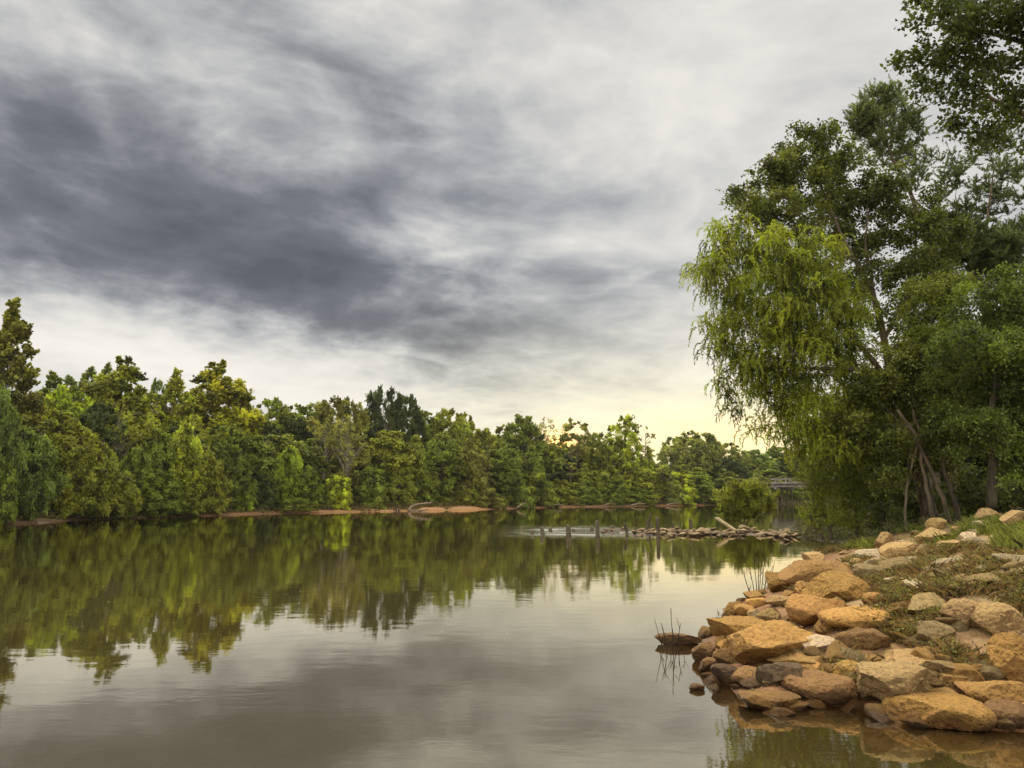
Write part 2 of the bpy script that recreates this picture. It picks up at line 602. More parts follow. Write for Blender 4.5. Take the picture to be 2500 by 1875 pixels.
# shallow riffle round the old pilings
rx = t.m('POWER', t.m('ABSOLUTE', t.m('DIVIDE', t.m('SUBTRACT', s.outputs[0], 3.6), 3.6)), 4)
ry = t.m('POWER', t.m('ABSOLUTE', t.m('DIVIDE', t.m('SUBTRACT', s.outputs[1], 44.0), 6.2)), 4)
rif = t.m('EXPONENT', t.m('MULTIPLY', t.m('ADD', rx, ry), -1.0))
fm = t.new('ShaderNodeMapping')
t.l.new(g.outputs['Position'], fm.inputs[0])
fm.inputs['Scale'].default_value = (0.26, 0.9, 1.0)
fm.inputs['Rotation'].default_value = (0, 0, R(8))
fn = t.noise(fm.outputs[0], 1.3, 6, 0.62, 0.6)
hh = t.m('ADD', hh, t.m('MULTIPLY', rif, t.m('MULTIPLY', r2.outputs[0], 0.05)))
foam_glint = t.m('MULTIPLY', rif, t.ramp(fn.outputs[0], 0.50, 0.60))  # foam and bright sky reflection, both painted as diffuse white streaks
nrm = bump(t, hh, 1.0, 1.0)
deep = t.mix(t.ramp(r1.outputs[0], 0.3, 0.7), (0.072, 0.056, 0.018), (0.086, 0.066, 0.022))
dif = t.new('ShaderNodeBsdfDiffuse')
t.l.new(deep, dif.inputs[0])
tr = t.new('ShaderNodeBsdfTransparent')
tr.inputs[0].default_value = (0.86, 0.68, 0.40, 1)
turb = t.ramp(t.m('SUBTRACT', 1.0, t.m('EXPONENT', t.m('MULTIPLY', t.m('MAXIMUM', attr(t, 'depth'), 0.0), -2.6))), 0, 1, 0.08, 1.0, False)
body = t.new('ShaderNodeMixShader')
t.l.new(turb, body.inputs[0])
t.l.new(tr.outputs[0], body.inputs[1])
t.l.new(dif.outputs[0], body.inputs[2])
gl = t.new('ShaderNodeBsdfGlossy')
gl.inputs['Roughness'].default_value = 0.02
gl.inputs['Color'].default_value = (1.0, 0.95, 0.84, 1)
t.l.new(nrm, gl.inputs['Normal'])
fr = t.new('ShaderNodeFresnel')
fr.inputs['IOR'].default_value = 1.45
t.l.new(nrm, fr.inputs['Normal'])
m1 = t.new('ShaderNodeMixShader')
t.l.new(t.m('ADD', t.m('MULTIPLY', fr.outputs[0], 1.0), 0.18), m1.inputs[0])
t.l.new(body.outputs[0], m1.inputs[1])
t.l.new(gl.outputs[0], m1.inputs[2])
fd = t.new('ShaderNodeBsdfDiffuse')
fd.inputs[0].default_value = (0.62, 0.60, 0.54, 1)
m2 = t.new('ShaderNodeMixShader')
t.l.new(t.m('MULTIPLY', foam_glint, 0.5), m2.inputs[0])
t.l.new(m1.outputs[0], m2.inputs[1])
t.l.new(fd.outputs[0], m2.inputs[2])
t.l.new(m2.outputs[0], out.inputs[0])
wxs = axis([(-700, -60, 40), (-60, 1, 3), (1, 13, 0.12), (13, 22, 0.5), (22, 70, 3), (70, 700, 40)])
wys = axis([(-60, 5, 3), (5, 22, 0.14), (22, 46, 0.4), (46, 260, 4)])
V, Fq = grid(wxs, wys, lambda P: P[:, 0] * 0, 'river')
dep = -G(V[:, 0], V[:, 1])
keep = (dep[Fq] > -0.35).any(1)
me = mesh_np('river', V, Fq[keep], True, {'depth': ('POINT', dep)})
tag(link('river_water', me, mw), 'calm brown river mirroring the trees and clouds', kind='structure')


# ------------------------------------------------------------------ materials for things
def leaf_material(name, trans=0.42):
    m, t, out = new_mat(name)
    oi = t.new('ShaderNodeObjectInfo')
    tone = attr(t, 'tone')
    hue = attr(t, 'hue')
    base = oi.outputs['Color']
    c = t.mix(t.ramp(hue, 0.55, 1.0, 0, 0.75, False), base, t.mix(1.0, base, (1.20, 1.07, 0.80), 'MULTIPLY'))
    c = t.mix(t.ramp(hue, 0.45, 0.0, 0, 0.7, False), c, t.mix(1.0, c, (0.84, 0.98, 1.05), 'MULTIPLY'))
    k = t.m('ADD', 1.0, t.m('MULTIPLY', tone, 0.85))
    kc = t.comb(k, k, k)
    c = t.mix(1.0, c, kc, 'MULTIPLY')
    c = t.mix(1.0, c, (1.04, 1.0, 0.88), 'MULTIPLY')
    p = t.new('ShaderNodeBsdfPrincipled')
    t.l.new(c, p.inputs['Base Color'])
    p.inputs['Roughness'].default_value = 0.50
    p.inputs['Specular IOR Level'].default_value = 0.35
    tl = t.new('ShaderNodeBsdfTranslucent')
    t.l.new(t.mix(1.0, c, (1.5, 1.45, 0.7), 'MULTIPLY'), tl.inputs[0])
    ms = t.new('ShaderNodeMixShader')
    ms.inputs[0].default_value = trans
    t.l.new(p.outputs[0], ms.inputs[1])
    t.l.new(tl.outputs[0], ms.inputs[2])
    t.l.new(ms.outputs[0], out.inputs[0])
    return m


M_LEAF = leaf_material('foliage')


def wood_material(name, a, b, scale=6.0, stretch=0.15, rough=0.85):
    m, t, out = new_mat(name)
    tcx = t.new('ShaderNodeTexCoord')
    mp = t.new('ShaderNodeMapping')
    t.l.new(tcx.outputs['Object'], mp.inputs[0])
    mp.inputs['Scale'].default_value = (1, 1, stretch)
    n = t.noise(mp.outputs[0], scale, 8, 0.65, 0.4)
    n2 = t.noise(tcx.outputs['Object'], scale * 0.5, 3, 0.5)
    c = t.mix(t.ramp(n.outputs[0], 0.32, 0.66), a, b)
    c = t.mix(t.ramp(n2.outputs[0], 0.5, 0.7, 0, 0.5), c, tuple(q * 0.6 for q in a))
    principled(t, out, c, rough, bump(t, n.outputs[0], 0.8, 0.04))
    return m


M_BARK = wood_material('grey_brown_bark', (0.075, 0.052, 0.032), (0.20, 0.15, 0.10))
M_PALE = wood_material('pale_bark', (0.22, 0.17, 0.12), (0.52, 0.46, 0.37), 3.0)
M_DARKBARK = wood_material('dark_bark', (0.035, 0.026, 0.016), (0.11, 0.085, 0.055))
M_POST = wood_material('weathered_post', (0.05, 0.036, 0.02), (0.20, 0.155, 0.09), 9.0, 0.10)
M_PLANK = wood_material('weathered_plank', (0.26, 0.19, 0.09), (0.55, 0.42, 0.23), 9.0, 0.2)
M_DRIFT = wood_material('driftwood', (0.14, 0.09, 0.055), (0.42, 0.31, 0.21), 5.0, 0.4)
M_TWIG = wood_material('dark_twig', (0.022, 0.016, 0.010), (0.06, 0.045, 0.028), 12.0)

M_CONC, t, out = new_mat('old_concrete')
g, s = pos(t)
n = t.noise(g.outputs['Position'], 1.1, 6, 0.6)
c = t.mix(t.ramp(n.outputs[0], 0.3, 0.7), (0.17, 0.15, 0.115), (0.42, 0.39, 0.33))
principled(t, out, c, 0.9, bump(t, n.outputs[0], 0.3, 0.05))

# rock: per-object colour, paler upward faces, pits, wet foot at the waterline
M_ROCK, t, out = new_mat('pale_topped_rock')
oi = t.new('ShaderNodeObjectInfo')
g, s = pos(t)
tcx = t.new('ShaderNodeTexCoord')
off = t.new('ShaderNodeVectorMath', operation='ADD')
t.l.new(tcx.outputs['Object'], off.inputs[0])
t.l.new(t.comb(t.m('MULTIPLY', oi.outputs['Random'], 37.0), 0.0, 0.0), off.inputs[1])
ob = off.outputs[0]
n1 = t.noise(ob, 3.2, 5, 0.6, 0.3)
n2 = t.noise(ob, 22.0, 8, 0.72, 0.1)
n3 = t.noise(ob, 70.0, 3, 0.6)
mus = t.noise(ob, 9.0, 4, 0.55, 1.2)
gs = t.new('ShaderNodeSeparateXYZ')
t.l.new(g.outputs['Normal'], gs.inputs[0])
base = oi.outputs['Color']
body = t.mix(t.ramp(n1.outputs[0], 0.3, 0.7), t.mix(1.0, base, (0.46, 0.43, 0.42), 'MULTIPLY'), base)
top_tone = t.mix(t.ramp(n2.outputs[0], 0.35, 0.65), t.mix(1.0, base, (0.92, 0.92, 0.95), 'MULTIPLY'), t.mix(1.0, base, (1.32, 1.28, 1.15), 'MULTIPLY'))
up_mask = t.ramp(t.m('ADD', gs.outputs[2], t.m('MULTIPLY', t.m('SUBTRACT', n2.outputs[0], 0.5), 1.3)), 0.12, 0.62)
c = t.mix(up_mask, body, top_tone)
vor = t.new('ShaderNodeTexVoronoi')
vor.inputs['Scale'].default_value = 24.0
t.l.new(ob, vor.inputs['Vector'])
hole = t.m('MULTIPLY', t.ramp(vor.outputs[0], 0.18, 0.34, 1.0, 0.0), t.ramp(n1.outputs[0], 0.42, 0.62))
pit = t.m('MAXIMUM', t.ramp(n2.outputs[0], 0.32, 0.44, 1.0, 0.0), hole)
c = t.mix(t.m('MULTIPLY', pit, 0.55), c, t.mix(1.0, base, (0.30, 0.26, 0.24), 'MULTIPLY'))
grn = t.m('MULTIPLY', t.ramp(mus.outputs[0], 0.56, 0.68), t.ramp(s.outputs[2], 0.5, 1.2, 0.0, 0.55))
c = t.mix(grn, c, (0.12, 0.125, 0.045))
wet = t.ramp(t.m('ADD', s.outputs[2], t.m('MULTIPLY', n1.outputs[0], 0.16)), 0.10, 0.27, 1.0, 0.0)
c = t.mix(wet, c, t.mix(1.0, c, (0.42, 0.36, 0.32), 'MULTIPLY'))
hgt = t.m('ADD', t.m('MULTIPLY', n1.outputs[0], 1.2), t.m('ADD', t.m('MULTIPLY', n2.outputs[0], 1.0), t.m('SUBTRACT', t.m('MULTIPLY', n3.outputs[0], 0.25), t.m('MULTIPLY', hole, 0.45))))
principled(t, out, c, t.ramp(wet, 0, 1, 0.93, 0.32), bump(t, hgt, 1.0, 0.075), 0.25)


# ------------------------------------------------------------------ leaves
def nrmz(v):
    return v / (np.linalg.norm(v, axis=1, keepdims=True) + 1e-9)


def leaf_quads(C, A, N, L, W, fold=0.0):
    """diamond leaves: centre C, long axis A, normal N"""
    A = nrmz(A)
    S = nrmz(np.cross(A, N))
    L = np.broadcast_to(np.asarray(L), (len(C),))[:, None]
    W = np.broadcast_to(np.asarray(W), (len(C),))[:, None]
    up = nrmz(np.cross(S, A)) * W * fold
    b = C - A * L * 0.5
    tip = C + A * L * 0.5
    mid = C - A * L * 0.06
    l = mid + S * W * 0.5 + up
    r = mid - S * W * 0.5 + up
    V = np.stack([b, r, tip, l], 1).reshape(-1, 3)
    return V


def leaf_mesh(name, C, A, N, L, W, tone, hue, fold=0.12):
    V = leaf_quads(C, A, N, L, W, fold)
    Fq = np.arange(len(V), dtype=np.int32).reshape(-1, 4)
    return mesh_np(name, V, Fq, False, {'tone': ('FACE', tone), 'hue': ('FACE', hue)})


def rand_dir(n, rng):
    return nrmz(rng.normal(size=(n, 3)))


def clump_leaves(centers, radii, per, rng, flat=0.7, droop=0.0, out_bias=0.8):
    """leafy shoots that fan out from each limb end"""
    C, A, N, tone, hue = [], [], [], [], []
    for c, r in zip(centers, radii):
        n = max(8, int(per * rng.uniform(0.75, 1.25)))
        ns = max(3, n // 22)
        outw = np.array([c[0], c[1], 0.0])
        outw = outw / (np.linalg.norm(outw) + 0.3)
        sd_ = nrmz(rand_dir(ns, rng) + outw * 0.55 + np.array([0, 0, 0.45 - droop]))
        sl_ = r * rng.uniform(0.7, 1.5, ns)
        k = rng.integers(0, ns, n)
        tt = rng.random(n) ** 0.6
        p = sd_[k] * (sl_[k] * tt)[:, None] + rand_dir(n, rng) * (r * 0.30 * (1.15 - 0.75 * tt))[:, None]
        p[:, 2] *= flat
        p[:, 2] -= droop * r * tt * tt
        C.append(p + c)
        d = nrmz(p)
        nn = nrmz(d * out_bias * 0.8 + rand_dir(n, rng) * 0.8 + np.array([0, 0, 0.5]))
        A.append(np.cross(nn, rand_dir(n, rng)) + sd_[k] * 0.4 + np.array([0, 0, -0.3]))
        N.append(nn)
        st = rng.normal(0, 0.25, ns)
        tone.append(np.clip(rng.normal(0, 0.42) + st[k] + rng.normal(0, 0.38, n), -1, 1.3))
        hc = rng.uniform(0.25, 0.75)
        hue.append(np.clip(hc + rng.normal(0, 0.12, n), 0, 1))
    return [np.concatenate(q) for q in (C, A, N, tone, hue)]


ENV = {
    'round': lambda u: math.sqrt(max(0.0, 1 - (2 * u - 0.95) ** 2 / 1.1)),
    'oval': lambda u: (math.sin(math.pi * min(1, u * 0.93 + 0.05))) ** 0.6,
    'cone': lambda u: max(0.04, (1 - u) ** 0.75) * min(1.0, 0.55 + u * 2.2),
    'pyr': lambda u: max(0.10, 1 - u ** 2.1) * min(1.0, 0.6 + u * 1.6),
    'mound': lambda u: math.sqrt(max(0.02, 1 - u * u)),
    'spread': lambda u: min(1.0, 0.35 + u * 1.1) * math.sqrt(max(0.03, 1 - max(0, u - 0.55) ** 2 / 0.22)),
}


def proto(name, H, Rr, base, env, nclump, per, leaf, seed, cr=0.22, flat=0.7, droop=0.0, sparse=1.0, bark=None, stems=1, limbs=40, trunk_r=0.2):
    """a unit tree: returns (trunk mesh, crown mesh)"""
    rng = np.random.default_rng(seed)
    ph = rng.uniform(0, 6.28, 4)
    cen, rad = [], []
    ef = ENV[env]
    while len(cen) < nclump:
        u = rng.random()
        if rng.random() > max(0.25, ef(u)):
            continue
        a = rng.uniform(0, 2 * math.pi)
        lob = 1 + 0.20 * math.sin(2 * a + ph[0] + 3 * u) + 0.16 * math.sin(3 * a + ph[1] - 5 * u) + 0.10 * math.sin(7 * u * 3 + ph[2])
        r = Rr * ef(u) * lob * (0.35 + 0.65 * rng.random() ** 0.5)
        z = H * (base + (1 - base) * u)
        cen.append([math.cos(a) * r, math.sin(a) * r, z])
        rad.append(Rr * cr * rng.uniform(0.6, 1.25) * (0.6 + 0.4 * ef(u)))
    # top sprigs give an uneven outline
    for k in range(int(nclump * 0.30)):
        i = rng.integers(len(cen))
        c = cen[i]
        if c[2] > H * (base + 0.5 * (1 - base)):
            cen.append([c[0] * 1.05, c[1] * 1.05, c[2] + Rr * cr * rng.uniform(0.3, 0.7)])
            rad.append(Rr * cr * rng.uniform(0.4, 0.7))
    cen = np.array(cen)
    rad = np.array(rad)
    C, A, N, tone, hue = clump_leaves(cen, rad, per * sparse * 1.9, rng, flat, droop)
    ls = leaf * 0.95 * rng.uniform(0.7, 1.35, len(C))
    crown = leaf_mesh(name + '_crown', C, A, N, ls, ls * 0.62, tone, hue)
    mb = MB()
    for s_ in range(stems):
        lean = rng.normal(0, 0.06 if stems == 1 else 0.18, 2)
        top = H * (0.86 if stems == 1 else rng.uniform(0.5, 0.75))
        zz = np.linspace(-0.3, top, 9)
        wx = np.cumsum(rng.normal(0, 0.07, 9)) * H * 0.02
        tp = np.stack([lean[0] * zz + wx, lean[1] * zz + wx[::-1] * 0.6, zz], 1)
        rr = np.interp(zz, [-0.3, 0.4, top], [trunk_r * 1.3, trunk_r, trunk_r * 0.12]) / (1 if stems == 1 else 1.6)
        mb.tube(tp, rr, 7)
        idx = rng.choice(len(cen), min(len(cen), limbs // stems), replace=False)
        for i in idx:
            c = cen[i]
            hz = max(H * 0.12, c[2] - np.hypot(c[0], c[1]) * rng.uniform(0.5, 1.1) - 0.3)
            hz = min(hz, top * 0.97)
            st = np.array([np.interp(hz, zz, tp[:, 0]), np.interp(hz, zz, tp[:, 1]), hz])
            md = (st + c) / 2 + np.array([0, 0, 0.08 * H * 0.3]) + rng.normal(0, 0.12, 3)
            r0 = np.interp(hz, zz, rr) * 0.45
            mb.tube([st, md, c], [r0, r0 * 0.6, r0 * 0.15], 5, cap=False)
    return mb.mesh(name + '_trunk'), crown


PROTO = {}


def defp(key, *a, bark=None, **k):
    tm, cm = proto(key, *a, **k)
    tm.materials.append(bark or M_BARK)
    cm.materials.append(M_LEAF)
    PROTO[key] = (tm, cm, a[0], a[1])


defp('sycamore', 15, 4.2, 0.22, 'pyr', 170, 190, 0.30, 101, cr=0.19, flat=1.05, droop=-0.15, bark=M_PALE, limbs=50)
defp('sycamore2', 15, 4.0, 0.20, 'cone', 150, 190, 0.30, 102, cr=0.20, flat=1.05, droop=-0.15, bark=M_PALE, limbs=50)
defp('round', 13, 4.4, 0.20, 'round', 170, 190, 0.28, 103, cr=0.22)
defp('round2', 13, 4.2, 0.16, 'oval', 170, 190, 0.28, 104, cr=0.24)
defp('oval', 14, 3.4, 0.15, 'oval', 150, 180, 0.27, 105, cr=0.26)
defp('spread', 14, 4.6, 0.35, 'spread', 110, 180, 0.27, 106, cr=0.21, flat=0.9, bark=M_PALE, limbs=70)
defp('open', 14, 3.4, 0.52, 'round', 60, 150, 0.26, 107, cr=0.24, limbs=45, trunk_r=0.16)
defp('pine', 16, 2.8, 0.25, 'cone', 150, 160, 0.26, 108, cr=0.24, flat=1.3, droop=-0.3, bark=M_DARKBARK)
defp('willow', 8, 3.6, 0.02, 'mound', 210, 230, 0.20, 109, cr=0.20, flat=0.9, stems=4, limbs=30)
defp('willow2', 8, 3.3, 0.02, 'oval', 210, 230, 0.20, 110, cr=0.22, flat=1.0, stems=4, limbs=30)
defp('vine', 8, 3.6, 0.0, 'mound', 170, 210, 0.23, 111, cr=0.24, droop=0.5, stems=3, limbs=24)
defp('vine2', 9, 3.0, 0.0, 'pyr', 150, 210, 0.23, 112, cr=0.26, droop=0.6, stems=3, limbs=24)
defp('shrub', 3, 1.9, 0.0, 'mound', 90, 170, 0.13, 113, cr=0.24, stems=5, limbs=20, trunk_r=0.06)
defp('sparse', 14, 3.6, 0.30, 'round', 90, 60, 0.17, 114, cr=0.24, bark=M_PALE, limbs=90, trunk_r=0.15)
defp('snag', 14, 2.0, 0.45, 'oval', 38, 34, 0.20, 115, cr=0.30, bark=M_BARK, limbs=38, trunk_r=0.16)


def shore_depth(px):
    """distance of the far waterline in the direction of a photo column"""
    k = (px - 1250.0) / F * 1.0
    Yt = np.linspace(30, 260, 900)
    P = np.stack([k * Yt, Yt], 1)
    ins = inside(P, far_poly)
    return Yt[np.argmax(ins)]


KINDNAME = {'sycamore': 'sycamore_tree', 'sycamore2': 'sycamore_tree', 'pine': 'pine_tree', 'willow': 'willow_tree', 'willow2': 'willow_tree', 'vine': 'vine_covered_tree',
            'vine2': 'vine_covered_tree', 'shrub': 'bank_shrub', 'sparse': 'bare_twigged_tree', 'snag': 'dead_tree', 'open': 'slender_tree'}
COLS = {
    'olive': (0.240, 0.270, 0.036), 'gold': (0.300, 0.310, 0.036), 'green': (0.185, 0.225, 0.038), 'dark': (0.072, 0.098, 0.030),
    'bright': (0.270, 0.340, 0.036), 'blue': (0.155, 0.210, 0.052), 'brown': (0.235, 0.240, 0.060), 'yellow': (0.320, 0.370, 0.040),
    'mid': (0.225, 0.262, 0.042), 'haze': (0.225, 0.255, 0.070), 'bronze': (0.185, 0.195, 0.036)}


def far_tree(px, top, wpx, back, key, col, label, cat='tree', group=None, base_z=None):
    D = shore_depth(px) + back + (1.3 if 0.25 < back < 6 and px > 540 else 0.0)
    x = (px - 1250.0) / F * D
    gz = max(g1(x, D), 0.0) if base_z is None else base_z
    zt = at(px, top, D)[2]
    H = max(1.2, zt - gz)
    tm, cm, h0, r0 = PROTO[key]
    w = wpx / F * D / 2 / r0
    nm = KINDNAME.get(key, 'broadleaf_tree')
    o = thing(nm, (x, D, gz), label, cat, group)
    o.rotation_euler[2] = random.uniform(0, 6.28)
    sz = H / (h0 * 1.02)
    o.scale = (w, w, sz)
    c = np.array(COLS[col]) * random.uniform(1.02, 1.22)
    link('trunk', tm, parent=o)
    link('crown', cm, parent=o, color=c)
    return o


